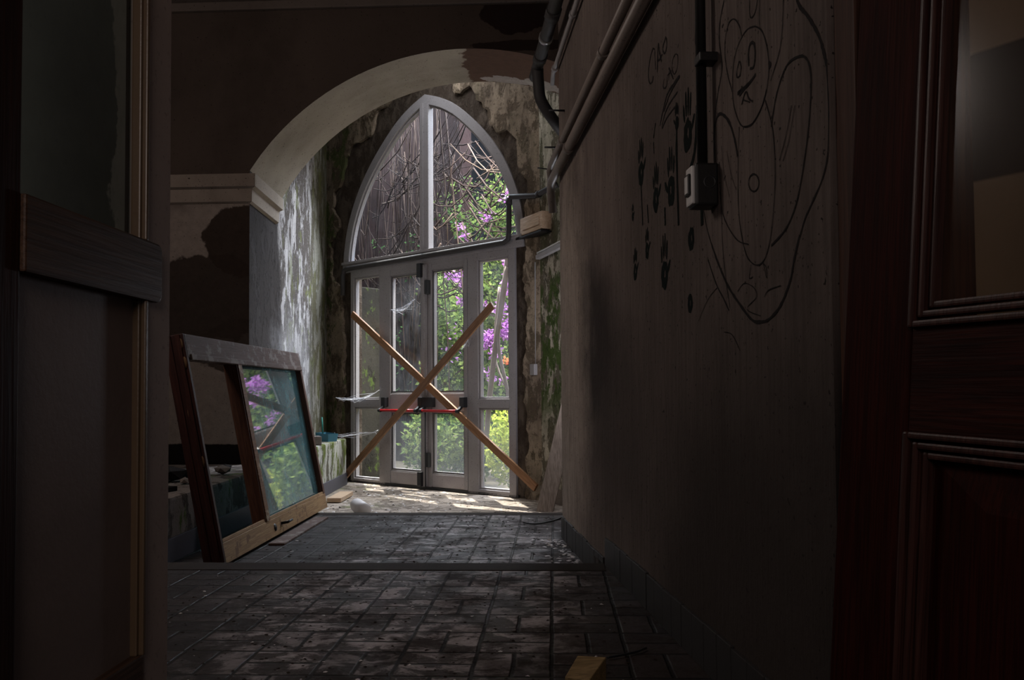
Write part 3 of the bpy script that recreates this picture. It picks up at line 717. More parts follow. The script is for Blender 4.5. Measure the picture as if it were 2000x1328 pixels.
pD = [rwp(2.2, 3.47, bo), rwp(6.55, 3.43, bo), rwp(6.66, 3.40, bo), rwp(6.7, 3.30, bo-.01), rwp(6.72, 3.18, bo-.03), rwp(6.78, 3.05, -.03), rwp(6.95, 2.98, -.15)]
pD = spline(pD, 4)
pipe('drain_pipe', pD, .045, M_pipe_d, 'thick dark drain pipe with couplings high on the right wall', [(rwp(5.75, 3.437, bo), RWD, .12, 1.18), (rwp(6.5, 3.43, bo), RWD, .10, 1.18)])
o = bpy.data.objects['drain_pipe']; MB().tube([rwp(6.12, 3.434, bo), rwp(6.16, 3.434, bo)], .052, 14).build('clamp_band', M_steel, o)
pipe('cable_conduit', [rwp(2.2, 3.30, .03), rwp(6.28, 3.235, .03), rwp(6.42, 3.20, .02)], .016, M_pipe_w, 'thin pale conduit below the dark drain pipe', [(rwp(5.35, 3.25, .03), RWD, .04, 1.5), (rwp(6.2, 3.235, .03), RWD, .04, 1.5)], cat='conduit')
# vertical conduit down to switch box
cv = rw(1383, 320, .03)
cY = 2.735
pc = pipe('cable_conduit', [rwp(cY, 1.60, .035), rwp(cY, 4.4, .035)], .0165, M_boxdark, 'dark vertical conduit dropping to the switch box on the right wall', cat='conduit')
zc = 2.0-.0
cl = MB().box((-.03, -.05, -.014), (.03, .035, .014), Mx.Translation(rwp(cY-.03, 1.935, .022))@Mx.Rotation(math.atan2(RWD.y, RWD.x), 4, 'Z')).build('conduit_clip', M_boxdark, pc, .004)
MX = Mx((RWD, RWN, V((0, 0, 1)))).transposed().to_4x4(); MX.translation = rwp(2.685, 1.54, 0)
sb_ = empty('switch_box', MX); tag(sb_, 'dark surface switch box with white rocker plate under the vertical conduit', 'switch box')
MB().box((0, .0, -.066), (.085, .072, .066)).build('box_body', M_boxdark, sb_, .007)
MB().box((.010, .070, -.060), (.078, .082, .060)).build('switch_plate', M_white, sb_, .006)
MB().box((.022, .080, -.030), (.066, .090, .036)).build('rocker', M_boxdark, sb_, .003)
MB().box((.029, .0885, -.024), (.059, .0915, .030)).build('rocker_face', M_white, sb_, .002)
MB().lathe([(.015, .0), (.0175, .0012), (.020, .0)], 24, Mx.Translation((-.0005, .028, .006))@Mx.Rotation(-math.pi/2, 4, 'Y')).build('knockout_ring', M_black, sb_)
# nails
for i, (x, y) in enumerate(((1100, 216), (1090, 288), (1068, 330))):
    p = rw(x+3, y) if i < 2 else vw(x, y)
    nn = RWN if i < 2 else VWN
    o = MB().tube([p, p+nn*.11], .007, 8).build('wall_nail', M_black)
    tag(o, ['short black rod sticking out of the right wall below the drain pipe bend', 'short black rod sticking out of the right wall above the pipe ends', 'short black hook on the mossy wall above the pipe to the fanlight'][i], 'nail')

# pipe along the fanlight sill, up and across to the wall pipes
p1, p2, p3 = dw(2.80, -.11, 2.60), dw(2.81, -.12, 2.98), vw(1055, 375, .05)
P = [dw(-.10, -.10, 2.20), dw(-.10, -.10, 2.46), dw(-.07, -.10, 2.525), dw(.0, -.10, 2.54), dw(2.72, -.10, 2.565), dw(2.79, -.11, 2.59), dw(2.81, -.12, 2.66), dw(2.815, -.12, 2.98), dw(2.85, -.13, 3.045), vw(1046, 382, .05), vw(1084, 362, .05), vw(1089, 360, .03)]
o = pipe('drain_pipe', P, .030, M_pipe_d, 'dark pipe along the fanlight sill that bends up at its right end', [(dw(2.815, -.12, 3.0), (0, 0, 1), .07, 1.2), (vw(1052, 379, .05), VWD, .05, 1.2)])
# sign box, lamp tray, small box and cable on the mossy wall
def onvw(name, x0, y0, x1, y1, depth, mat, label, cat, bev=.004):
    a, b = vw(x0, y1), vw(x1, y0); u0, u1 = (a-VW0).dot(VWD), (b-VW0).dot(VWD)
    M = Mx((VWD, VWN, V((0, 0, 1)))).transposed().to_4x4(); M.translation = V((VW0.x, VW0.y, 0))
    o = empty(name, M); tag(o, label, cat)
    return o, min(u0, u1), max(u0, u1), a.z, b.z
o, u0, u1, z0, z1 = onvw('emergency_light', 1030, 0, 1073, 0, .1, M_sign, 'pale rectangular light box on the mossy wall under the pipe', 'emergency light')
z0 = vw(1055, 455).z; z1 = vw(1055, 421).z
MB().box((u0, 0, z0), (u1, .11, z1)).build('box_body', M_sign, o, .006)
MB().box((u0-.01, .0, z0-.035), (u1+.3, .13, z0-.015)).build('mounting_shelf', M_boxdark, o, .003)
MB().box((u0+.06, .108, z0+.05), (u1-.06, .116, z1-.05)).build('diffuser', M_sign, o, .003)
a0, a1 = vw(1050, 503, .06), vw(1092, 482, .06)
o = empty('batten_lamp'); tag(o, 'narrow white batten lamp fixed below the light box', 'lamp')
MB().bar(a0, a1+(a1-a0)*.3, .05, .045).build('lamp_tray', M_pipe_w, o, .004)
MB().tube([a0+V((0, 0, .045)), a1+(a1-a0)*.3+V((0, 0, .045))], .013, 10).build('lamp_tube', M_white, o)
vb = vw(1040, 497)
MB().box((-.05, .0, -.06), (.05, .05, .06), Mx.Translation(vb)@Mx.Rotation(math.atan2(VWD.y, VWD.x), 4, 'Z')).build('end_cap', M_pipe_w, o, .004)
o = pipe('cable_conduit', [vw(1046, 512, .02), vw(1047, 712, .02)], .012, M_pipe_w, 'thin pale cable conduit running down the mossy wall to a small socket', cat='conduit')
o2 = MB().box((-.055, 0, -.06), (.055, .06, .06), Mx.Translation(vw(1048, 722))@Mx.Rotation(math.atan2(VWD.y, VWD.x), 4, 'Z')).build('wall_socket', M_pipe_w, None, .005); tag(o2, 'small pale socket at the foot of the conduit on the mossy wall', 'socket')

# ------------------------------------------------------------------ graffiti and handprints, paint lying on the wall
def ribbon(mb, pts, w):
    pts = [rw(x, y, .0016) for x, y in pts]
    n = len(pts); L = []
    for i, p in enumerate(pts):
        t = (pts[min(n-1, i+1)]-pts[max(0, i-1)]); t.normalize(); s = RWN.cross(t).normalized()*(w/2*rnd(.7, 1.25))
        L += [p+s, p-s]
    mb.add(L, [(2*i, 2*i+1, 2*i+3, 2*i+2) for i in range(n-1)])
def strokes(name, sets, ox, oy, k, parent, mat):
    mb = MB()
    for w, pts in sets:
        ribbon(mb, [tuple(p) for p in spline([(ox+a/k, oy+b/k) for a, b in pts], 6)], w)
    return mb.build(name, mat, parent)
ell = lambda cx, cy, a, b, n=14, t0=0: [(cx+a*math.cos(2*math.pi*i/n+t0), cy+b*math.sin(2*math.pi*i/n+t0)) for i in range(n+1)]
DR = [(.004, [(255, 97), (225, 110), (195, 160), (176, 230), (171, 320), (176, 390), (195, 450), (215, 470), (245, 458), (278, 400), (298, 330), (306, 250), (298, 170), (280, 115), (255, 97)]),
      (.006, [(215, 470), (245, 458), (278, 400), (298, 330)]),
      (.005, [(196, 226), (188, 260), (188, 285), (198, 280), (203, 250), (198, 226)]),
      (.008, [(232, 245), (230, 200), (236, 165), (250, 160), (255, 200), (250, 245), (236, 255)]),
      (.009, [(190, 345), (215, 325), (240, 300), (257, 275)]), (.009, [(196, 355), (214, 330), (236, 308)]), (.007, [(205, 330), (190, 350)]),
      (.006, [(205, 388), (214, 355), (222, 340), (232, 365), (246, 376)]), (.005, [(210, 370), (235, 378)]),
      (.004, [(205, 135), (196, 95), (178, 71), (158, 85), (145, 140), (143, 200), (152, 270), (170, 340)]),
      (.004, [(196, 470), (192, 600), (193, 760), (203, 860), (225, 950), (260, 982), (290, 960), (312, 880), (326, 740), (329, 620), (320, 480), (292, 370)]),
      (.006, [(315, 470), (330, 370), (352, 290), (378, 235), (415, 210), (440, 212), (458, 250), (462, 330), (450, 500), (420, 700), (392, 800), (360, 860), (315, 910)]),
      (.010, [(190, 580), (180, 520), (162, 460), (140, 428), (120, 424), (108, 460), (104, 520), (108, 600)]),
      (.004, [(125, 640), (130, 760), (150, 830), (190, 890), (230, 905)]),
      (.006, [(140, 0), (125, 80), (122, 150), (132, 250), (118, 340), (106, 430), (103, 520)]),
      (.004, [(122, 600), (130, 760), (134, 900), (146, 1030), (162, 1140)]),
      (.010, [(400, -40), (418, 20), (450, 60), (490, 130), (508, 190), (520, 240)]),
      (.006, [(520, 240), (528, 400), (525, 560), (505, 660), (462, 760), (440, 810), (420, 880)]),
      (.009, [(420, 870), (400, 960), (385, 1040), (350, 1130), (310, 1180), (280, 1192), (245, 1186), (200, 1130), (155, 1060), (120, 980), (95, 910)]),
      (.005, [(95, 910), (75, 840), (65, 780)]), (.005, [(80, 960), (110, 1050), (140, 1110), (158, 1150)]),
      (.005, ell(250, 677, 19, 32)), (.003, [(240, 980), (234, 1030), (246, 1025)]), (.003, [(285, 970), (298, 1030), (296, 990), (284, 975)]),
      (.004, [(235, -10), (234, 40), (240, 66), (255, 45), (264, -5)]), (.003, [(272, -10), (270, 60), (272, 105)]), (.004, [(360, -10), (356, 100), (345, 190), (312, 300)]),
      (.003, [(345, 595), (370, 500), (390, 390)]), (.003, [(358, 597), (380, 520), (402, 390)]),
      (.002, [(130, 540), (140, 640), (160, 730)]), (.002, [(150, 560), (165, 640), (185, 705)]),
      (.003, [(290, 1100), (305, 1075), (350, 1058)]), (.0025, [(190, 1080), (215, 1050), (250, 1065), (260, 1100), (225, 1145), (275, 1170)]),
      (.0025, [(45, 1190), (80, 1110), (115, 1065)]), (.0025, [(140, 1230), (170, 1240), (200, 1300)]), (.008, [(306, 230), (312, 240), (306, 252)])]
strokes('graffiti_drawing', DR, 1340, 0, 1.897, W_right, M_paint)
TX = [(.005, [(345, 340), (330, 335), (305, 420), (285, 540), (278, 650), (295, 740), (325, 720), (336, 655)]), (.004, [(352, 330), (356, 450), (362, 578)]),
      (.006, [(382, 610), (388, 430), (396, 275), (410, 380), (433, 485)]), (.006, [(382, 480), (410, 460), (440, 400)]),
      (.005, [(478, 200), (492, 225), (495, 300), (478, 375), (462, 385), (448, 350), (452, 300), (470, 240), (478, 205)]),
      (.004, [(462, 700), (452, 770), (465, 800), (492, 770), (500, 660)]), (.003, [(522, 600), (518, 705)]), (.003, [(500, 650), (548, 600)]), (.005, [(520, 560), (545, 620), (572, 690)]), (.004, [(516, 640), (550, 590)]),
      (.003, [(595, 395), (570, 450), (556, 540), (575, 630), (605, 600), (625, 500), (622, 410), (600, 395)]),
      (.006, [(645, 650), (580, 740), (510, 850), (470, 980), (440, 1110), (415, 1240)]), (.005, [(648, 660), (600, 740), (530, 870), (490, 980), (460, 1070)]),
      (.005, [(620, 845), (540, 960), (480, 1080), (445, 1210), (440, 1275)]), (.005, [(440, 1275), (490, 1160), (560, 1060), (605, 1010)]),
      (.004, [(850, 0), (832, 150), (830, 250), (850, 330), (872, 320)])]
strokes('graffiti_lettering', [(w_*1.5, p_) for w_, p_ in TX], 1220, 40, 6.04, W_right, M_paint)
def handprint(x, yt, yb, mirror=1, tilt=0., k=1., palm_only=False):
    top, bot_ = rw(x, yt, .0012), rw(x, yb, .0012); H = (top-bot_).length
    o, up, rt = bot_, V((0, 0, 1)), -RWD*mirror
    ca, sa = math.cos(tilt), math.sin(tilt)
    mb = MB()
    def W(a, b): a, b = a*ca-b*sa, a*sa+b*ca; return o+rt*(a*H)+up*(b*H)
    def lobe(cx, cy, rx, ry, ang=0, n=14, rag=.18):
        c, s = math.cos(ang), math.sin(ang); vs = []
        for i in range(n):
            q = 2*math.pi*i/n; r = 1+rnd(-rag, rag); a, b = rx*r*math.cos(q), ry*r*math.sin(q)
            vs.append(W(cx+a*c-b*s, cy+a*s+b*c))
        mb.add(vs, [tuple(range(n))])
    # palm as a broken ring
    n = 18; inn, out = [], []
    for i in range(n+1):
        q = 2*math.pi*i/n; r = 1+rnd(-.12, .12)
        out.append(W(.21*r*math.cos(q), .24+.25*r*math.sin(q))); r2 = rnd(.25, .5); inn.append(W(.03+.11*r2*math.cos(q), .26+.2*r2*math.sin(q)))
    out[-1], inn[-1] = out[0], inn[0]
    mb.add(inn+out, [(i, i+1, n+2+i, n+1+i) for i in range(n)])
    if not palm_only:
        for cx, cy, L, ang in ((-.17, .62, .15, .18), (-.06, .73, .20, .05), (.06, .75, .21, -.04), (.17, .66, .17, -.15)):
            lobe(cx, cy, .042, L*k, ang, 12, .12)
        lobe(.29, .36, .05, .14, -.75, 12, .12)
    return mb.build('handprint', M_paint_g, W_right)
random.seed(11)
for a in ((1252, 262, 364, 1), (1281, 312, 416, 1), (1311, 278, 402, -1), (1343, 165, 296, 1), (1264, 440, 506, 1), (1241, 478, 548, 1), (1298, 450, 566, 1), (1350, 395, 490, 1, 0, 1, True), (1348, 536, 612, 1, 0, 1, True), (1322, 195, 255, -1), (1236, 395, 432, 1)):
    handprint(*a)
DRP = [(.03, [(1298, 405), (1299, 440)]), (.035, [(1322, 230), (1321, 300), (1325, 440)]), (.045, [(1361, 205), (1357, 290), (1348, 330)]), (.05, [(1368, 320), (1371, 440)]), (.02, [(1252, 362), (1255, 440)]), (.02, [(1266, 435), (1264, 400)]), (.014, [(1280, 240), (1276, 270)]), (.014, [(1276, 278), (1277, 300)])]
mb = MB()
for w, pts in DRP: ribbon(mb, [tuple(p) for p in spline(pts, 6)], w*.55)
mb.build('paint_drip', M_paint_g, W_right)

# ------------------------------------------------------------------ near left door
XL, YL = -.853, 1.90
dL = V((-.012, 1, 0)).normalized()
ML = Mx((-dL, V((dL.y, -dL.x, 0))*-1, V((0, 0, 1)))).transposed().to_4x4(); ML.translation = V((XL, YL, 0))   # x: toward the camera along the leaf, y: away from view side
def alongL(x, y): return (ML.inverted()@hit(x, y, V((XL, YL, 0)), V((dL.y, -dL.x, 0))))
door_l = empty('door_3', ML); tag(door_l, 'brown wooden door at the left with a grimy glass pane and grey lower panel', 'door', kind='structure')
gx0, gx1 = alongL(272, 400).x, alongL(34, 400).x
zr1, zr0 = alongL(300, 478).z, alongL(300, 592).z
zlow = alongL(275, 1276).z
WL = gx1+.12
MB().box((.0, 0, .02), (gx0-.035, .04, 2.75)).build('far_stile', M_edge, door_l, .004)
MB().box((gx1, -.006, .02), (WL, .04, 2.75)).build('near_stile', M_leftwood, door_l, .004)
rl = MB(); 
n = 8; pr = [(gx1, zr0), (gx1, zr1)]
x_e = alongL(305, 530).x
for i in range(n+1): a = math.pi/2*i/n; pr.append((x_e+.02-.02*math.sin(a), zr1-.02+.02*math.cos(a)))
for i in range(n+1): a = math.pi/2*i/n; pr.append((x_e+.02-.02*math.cos(a), zr0+.02-.02*math.sin(a)))
MB().prism(pr, -.014, .04, lambda x, y, h: V((x, h, y))).build('lock_rail', M_leftrail, door_l, .004)
MB().box((gx0-.02, -.008, .02), (gx1, .04, zlow)).build('bottom_rail', M_leftrail, door_l, .004)
MB().box((gx0-.035, -.002, zr1), (gx0, .018, 2.7)).box((gx0-.02, -.012, zr1), (gx0-.008, .0, 2.7)).build('glass_bead', M_bead, door_l, .003)
MB().box((gx0-.035, -.002, zlow), (gx0, .018, zr0)).box((gx0-.02, -.012, zlow), (gx0-.008, .0, zr0)).build('panel_bead', M_bead, door_l, .003)
MB().box((gx0-.002, .012, zlow), (gx1+.002, .024, zr0)).build('lower_panel', M_panel, door_l)
MB().add([(gx0, .02, zr1), (gx1, .02, zr1), (gx1, .02, 2.7), (gx0, .02, 2.7)], [(0, 1, 2, 3)]).build('glass_pane', M_glass_left, door_l)
MB().box((gx0-.02, -.004, 2.66), (gx1, .04, 2.75)).build('top_rail', M_leftrail, door_l, .004)
MB().box((gx1-.004, .0, .02), (gx1-.001, .010, 2.7)).build('pale_edge', M_bead, door_l)

# ------------------------------------------------------------------ near right door, hanging out of plumb
vz = V((.066, .005, 1)).normalized(); hz = V((.354, -1, .041)); hz = (hz-vz*hz.dot(vz)).normalized(); nz_ = vz.cross(hz)   # x toward camera/right, y = away from viewer side
c0 = hit(1640, 880, (0, 1.74, 0), (0, 1, 0))
MR = Mx((hz, nz_, vz)).transposed().to_4x4(); MR.translation = c0
MRi = MR.inverted()
vd = nz_
def alongR(x, y, o=0): return MRi@hit(x, y, c0+nz_*o, nz_)
sgn = 1 if (nz_.dot(c0-EYE) > 0) else -1          # +: local y points away from the camera
door_r = empty('door_4', MR); tag(door_r, 'dark red panelled door at the right with a dusty glass pane, hanging askew', 'door', kind='structure')
a = lambda x, y: alongR(x, y)
s1 = a(1772, 850).x; g_b = a(1920, 613); z_gl = g_b.z; gxl = a(1786, 620).x; z_lr = a(1850, 851).z
zbot = (MRi@V((c0.x+.15, c0.y-.4, .02))).z+.0; ztop = 1.95
WR = .72
def rb(name, x0, z0, x1, z1, y0, y1, mat, par=door_r, bev=.004): return MB().box((x0, min(y0*sgn, y1*sgn), z0), (x1, max(y0*sgn, y1*sgn), z1)).build(name, mat, par, bev)
rb('far_stile', 0, zbot, s1, ztop, 0, .042, M_mahog)
rb('near_stile', WR-.12, zbot, WR, ztop, 0, .042, M_mahog)
rb('lock_rail', s1, z_lr, WR-.12, z_gl-.012, .001, .042, M_mahog_h)
rb('top_rail', s1, ztop-.1, WR-.12, ztop, .001, .042, M_mahog_h)
rb('bottom_rail', s1, zbot, WR-.12, zbot+.2, .001, .042, M_mahog_h)
def bead(name, x0, z0, x1, z1, mat):
    mb = MB(); w = .012
    for i, (ins, y0, y1) in enumerate(((0, -.010, .02), (.017, -.004, .022), (.033, .004, .026))):
        X0, Z0, X1, Z1 = x0+ins, z0+ins, x1-ins, z1-ins
        ys = (min(y0*sgn, y1*sgn), max(y0*sgn, y1*sgn))
        for q in ((X0, Z0, X0+w, Z1), (X1-w, Z0, X1, Z1), (X0+w, Z0, X1-w, Z0+w), (X0+w, Z1-w, X1-w, Z1)): mb.box((q[0], ys[0], q[1]), (q[2], ys[1], q[3]))
    return mb.build(name, mat, door_r, .004)
M_beadr = wood('red_wood_bead', (.028, .010, .008), (.055, .021, .016), 2, .8, .45, spec=.25)
bead('glass_bead', s1-.002, z_gl-.014, WR-.12, ztop-.1, M_beadr)
bead('panel_bead', s1-.002, zbot+.2, WR-.12, z_lr+.002, M_beadr)
MB().add([(s1, .02*sgn, z_gl-.02), (WR-.12, .02*sgn, z_gl-.02), (WR-.12, .02*sgn, ztop-.1), (s1, .02*sgn, ztop-.1)], [(0, 1, 2, 3)]).build('glass_pane', M_glass_right, door_r)
px, pz = a(1918, 1003).x, a(1918, 1003).z
rb('panel_back', s1, zbot+.2, WR-.12, z_lr, .024, .034, M_mahog)
mb = MB(); yq = [(.024*sgn), (.010*sgn)]
x0, x1, z0, z1 = s1+.05, WR-.17, zbot+.25, z_lr-.05
X0, X1, Z0, Z1 = px, WR-.17-(px-s1-.05), zbot+.33, pz
mb.add([(x0, yq[0], z0), (x1, yq[0], z0), (x1, yq[0], z1), (x0, yq[0], z1), (X0, yq[1], Z0), (X1, yq[1], Z0), (X1, yq[1], Z1), (X0, yq[1], Z1)], [(4, 5, 6, 7), (0, 1, 5, 4), (1, 2, 6, 5), (2, 3, 7, 6), (3, 0, 4, 7)])
mb.build('raised_panel', M_mahog, door_r, .002)

# ------------------------------------------------------------------ loose things on floors and benches
p = onz(1150, 1325, .0)
bl = MB(); v = [onz(1103, 1322, .035), onz(1128, 1280, .075), onz(1184, 1283, .075), onz(1150, 1330, .035)]
lo = [V((q.x, q.y, 0)) for q in v]
ax = (v[2]-v[1]).normalized()
o = MB().add([*lo, *v], [(3, 2, 1, 0), (4, 5, 6, 7), (0, 1, 5, 4), (1, 2, 6, 5), (2, 3, 7, 6), (3, 0, 4, 7)]).build('wood_block', M_block, None, .003)
tag(o, 'pale wedge of wood lying on the tiles at the bottom of the view', 'wood block')
o = MB().tube(spline([onz(1186, 1284, .008), onz(1215, 1279, .008), onz(1245, 1272, .008), onz(1262, 1265, .008)], 5), .004, 6).build('black_cable', M_black); tag(o, 'bit of black cable on the tiles beside the wood wedge', 'cable')
o = MB().tube(spline([onz(1022, 1020, ZM+.008), onz(1045, 1023, ZM+.008), onz(1075, 1018, ZM+.008), onz(1100, 1010, ZM+.008)], 6), .006, 6).build('black_cable', M_black); tag(o, 'black cable curving over the tiles to the foot of the right wall', 'cable')
# things on the far bench
zb_ = .34
c = hit(649, 846, (0, 10.2, 0), (0, 1, 0)); c = V((-2.70, 10.3, zb_))
tub = empty('blue_dustpan', Mx.Translation(c)@Mx.Rotation(math.radians(-30), 4, 'Z')@Mx.Scale(.72, 4)); tag(tub, 'small blue plastic dustpan on the mossy bench', 'dustpan')
mb = MB(); 
mb.add([(-.14, -.10, 0), (.12, -.10, 0), (.12, .10, 0), (-.14, .10, 0), (-.15, -.12, .15), (.14, -.12, .13), (.14, .12, .13), (-.15, .12, .15), (-.12, -.09, .012), (.10, -.09, .012), (.10, .09, .012), (-.12, .09, .012)],
       [(3, 2, 1, 0), (0, 1, 5, 4), (1, 2, 6, 5), (2, 3, 7, 6), (3, 0, 4, 7), (4, 5, 9, 8), (5, 6, 10, 9), (6, 7, 11, 10), (7, 4, 8, 11), (8, 9, 10, 11)])
mb.build('pan', M_blue, tub, .004); MB().tube([(-.10, 0, .13), (-.12, 0, .40)], .012, 8).build('handle', M_green, tub)
o = MB().tube([c+V((-.16, -.05, .14)), c+V((-.42, -.16, .34))], .016, 8).build('broken_stick', M_sash_end); tag(o, 'dark stick resting on the blue dustpan', 'stick')
o = MB().box((-.16, -.09, 0), (.16, .09, .10), Mx.Translation((-2.74, 9.55, zb_))@Mx.Rotation(.4, 4, 'Z')).build('stone_slab', M_stone, None, .012); tag(o, 'flat grey stone chunk on the mossy bench behind the sash', 'stone')
# rubble on the near bench
def chunk(name, c, r, mat, label, group, seed, flat=.45):
    random.seed(seed); bm = bmesh.new(); bmesh.ops.create_icosphere(bm, subdivisions=1, radius=1)
    for v_ in bm.verts:
        k_ = 1+rnd(-.22, .22); v_.co = V((v_.co.x*k_*r*rnd(.95, 1.05), v_.co.y*k_*r*.8, max(-flat, v_.co.z*flat)*k_*r))
    zmin = min(v_.co.z for v_ in bm.verts)
    me = bpy.data.meshes.new(name); bm.to_mesh(me); bm.free(); me.materials.append(mat)
    o = bpy.data.objects.new(name, me); link(o); o.location = (c[0], c[1], c[2]-zmin); o.rotation_euler = (0, 0, seed)
    return tag(o, label, 'rubble', group)
zt = .277
for i, (x, Y, r, mat, lab) in enumerate(((-2.62, 5.65, .10, M_stone_d, 'dark lump of rubble on the grey bench left of the sash post'), (-2.78, 6.2, .13, M_stone_d, 'large dark rubble lump at the back of the grey bench'),
        (-2.60, 6.05, .05, M_stone, 'small pale plaster chunk at the bench edge inside the empty sash half'), (-2.60, 6.75, .075, M_stone, 'flat grey plaster chunk on the grey bench near the mullion'), (-2.72, 7.1, .06, M_stone_d, 'small dark rubble lump on the grey bench against the wall'),
        (-2.9, 5.9, .08, M_stone_d, 'dark rubble lump deep on the grey bench'))):
    chunk('rubble_chunk', (x, Y, zt), r, mat, lab, 'rubble on the near bench', i+3)
o = MB().box((-.30, -.045, 0), (.30, .045, .03), Mx.Translation((-2.58, 5.35, zt))@Mx.Rotation(1.35, 4, 'Z')).build('wood_strip', M_stone_d, None, .003); tag(o, 'dark strip lying along the grey bench edge behind the sash post', 'wood strip')
# crumbs of plaster and leaves: nobody could count these
random.seed(21); mb = MB(); mb2 = MB()
def crumb(m, x, y, z, r):
    a = rnd(0, 6.28); pts = []
    for i in range(5):
        q = a+2*math.pi*i/5; rr = r*rnd(.6, 1.2); pts.append(V((x+rr*math.cos(q), y+rr*math.sin(q)*.8, z+rnd(.0, .3*r))))
    top_ = V((x, y, z+r*rnd(.3, .6)))
    m.add(pts+[top_], [(i, (i+1) % 5, 5) for i in range(5)])
for i in range(520):
    x, y = rnd(-2.4, -.2), rnd(7.5, 11)
    if V((x, y, 0)).__sub__(A0).dot(OD) > -.08 or x < BX(y)+.06: continue
    near = math.exp(-((x+1.9)**2)/.35)
    crumb(mb if random.random() < .45+near*.3 else mb2, x, y, ZV, rnd(.005, .016)*(1+near*.5))
for i in range(700):
    y = rnd(4.7, 7.3); x = rnd(-1.9, rwx(y)-.05) if y < 6.2 else rnd(-1.7, .0)
    crumb(mb if random.random() < .10 else mb2, x, y, ZM, rnd(.004, .014))
for i in range(700):
    y = rnd(2.6, 4.4); x = rnd(-1.7, rwx(y)-.05)
    crumb(mb if random.random() < .12 else mb2, x, y, 0, rnd(.003, .010))
for i in range(120):
    y = rnd(4.7, 6.1); crumb(mb, rwx(y)-abs(random.gauss(0, .10))-.03, y, ZM, rnd(.008, .02))
o = mb.build('debris', M_cup); tag(o, 'pale flakes of fallen plaster scattered over the floors', 'debris', kind='stuff')
o = mb2.build('debris', M_nosing); tag(o, 'dark crumbs and dead leaf bits scattered over the floors', 'debris', kind='stuff')

# cobwebs
def web(pts, r, label, extra=14):
    random.seed(int(pts[0][0]*100) % 97); mb = MB(); P = spline(pts, 8)
    mb.tube(P, r, 5)
    for i in range(extra):
        a, b = random.choice(P), random.choice(P); d_ = V((rnd(-.05, .05), rnd(-.05, .05), rnd(-.05, .03)))
        mb.tube([a, (a+b)/2+d_, b], r*.28, 4)
    o = mb.build('cobweb', M_web); tag(o, label, 'cobweb'); return o
web([CORN+V((.25, -.55, .86)), dw(-.02, -.12, .83), dw(.35, -.09, .85), dw(.60, -.075, .95)], .006, 'upper cobweb strand between the left wall and the left sidelight', 22)
web([V((-2.70, 10.75, .40)), dw(-.03, -.2, .36), dw(.3, -.09, .40), dw(.52, -.07, .42)], .006, 'lower cobweb strand from the bench to the left sidelight', 16)
web([dw(.80, -.07, 1.95), dw(1.05, -.07, 1.93), dw(1.25, -.07, 2.05)], .004, 'cobweb hanging on the upper pane of the left door leaf', 24)
web([dw(2.12, -.07, 1.62), dw(2.16, -.10, 1.50), dw(2.10, -.14, 1.40)], .004, 'cobweb where the top plank meets the right sidelight', 16)

# ------------------------------------------------------------------ outdoors (entrance frame: s along, o outward)
GZ = -.34
structure(MB().box((-9, .15, GZ-.1), (7, 11, GZ), MD).build('ground', M_ground), 'shaded ground outside the glazed doors', 'ground')
structure(MB().box((-8.5, 3.6, GZ), (-1.55, 3.9, 7), MD).build('wall_outside', M_outwall), 'red brown outer wall seen behind the vines', 'wall')
structure(MB().box((-8.5, 5.6, GZ), (6, 5.9, 3.2), MD).build('wall_outside_garden', M_outwall), 'garden wall behind the bougainvillea', 'wall')
o = MB().box((-1.45, .75, GZ), (-.78, 1.15, 2.45), MD).build('outside_pillar', M_pillar, None, .02); tag(o, 'pale mouldy pillar just outside the left sidelight', 'pillar')
def leaves(mb, c, rad, n, size, hang=.0, shell=.35):
    c = V(c)
    for _ in range(n):
        while True:
            q = V((rnd(-1, 1), rnd(-1, 1), rnd(-1, 1)))
            if shell < q.length < 1: break
        p = c+V((q.x*rad[0], q.y*rad[1], q.z*rad[2]))
        leaf(mb, p, size*rnd(.6, 1.3), hang)
def leaf(mb, p, L, hang=0.):
    a = V((random.gauss(0, 1), random.gauss(0, 1), random.gauss(0, .7)-hang)).normalized(); b = a.cross(V((random.gauss(0, 1), random.gauss(0, 1), random.gauss(0, 1)))).normalized()
    n_ = a.cross(b)
    mb.add([p, p+a*L*.45+b*L*.30+n_*L*.06, p+a*L, p+a*L*.45-b*L*.30+n_*L*.06], [(0, 1, 2, 3)])
def toW(m):
    m.v = [tuple(MD@V(p)) for p in m.v]; return m
# bougainvillea: climbing mass with bracts
random.seed(5)
def at_o(x, y, o_): return tuple(MDi@hit(x, y, dw(0, o_, 0), OD))
bg = empty('bougainvillea'); tag(bg, 'tall bougainvillea with purple bracts filling the right hand panes', 'bougainvillea')
mb = MB()
for x, y, o_, rs, rz, n in ((965, 560, 2.0, .55, .75, 1500), (965, 700, 2.1, .5, .8, 1500), (880, 640, 2.4, .55, .6, 1500), (880, 730, 2.4, .6, .6, 1500), (870, 570, 2.6, .5, .4, 500), (965, 820, 2.2, .7, .7, 900), (890, 850, 2.6, .7, .6, 900), (1010, 500, 2.2, .4, 1., 700)):
    leaves(mb, at_o(x, y, o_), (rs, .4, rz), n, .085, .3, .0)
toW(mb).build('foliage', M_leaf_g, bg)
mb = MB()
for x, y, o_, rs, rz, n in ((990, 410, 2.1, .38, .65, 700), (935, 440, 2.3, .45, .3, 350), (900, 400, 2.6, .5, .5, 250)):
    leaves(mb, at_o(x, y, o_), (rs, .4, rz), n, .07, .3, .0)
toW(mb).build('upper_foliage', M_leaf_u, bg)
mb = MB()
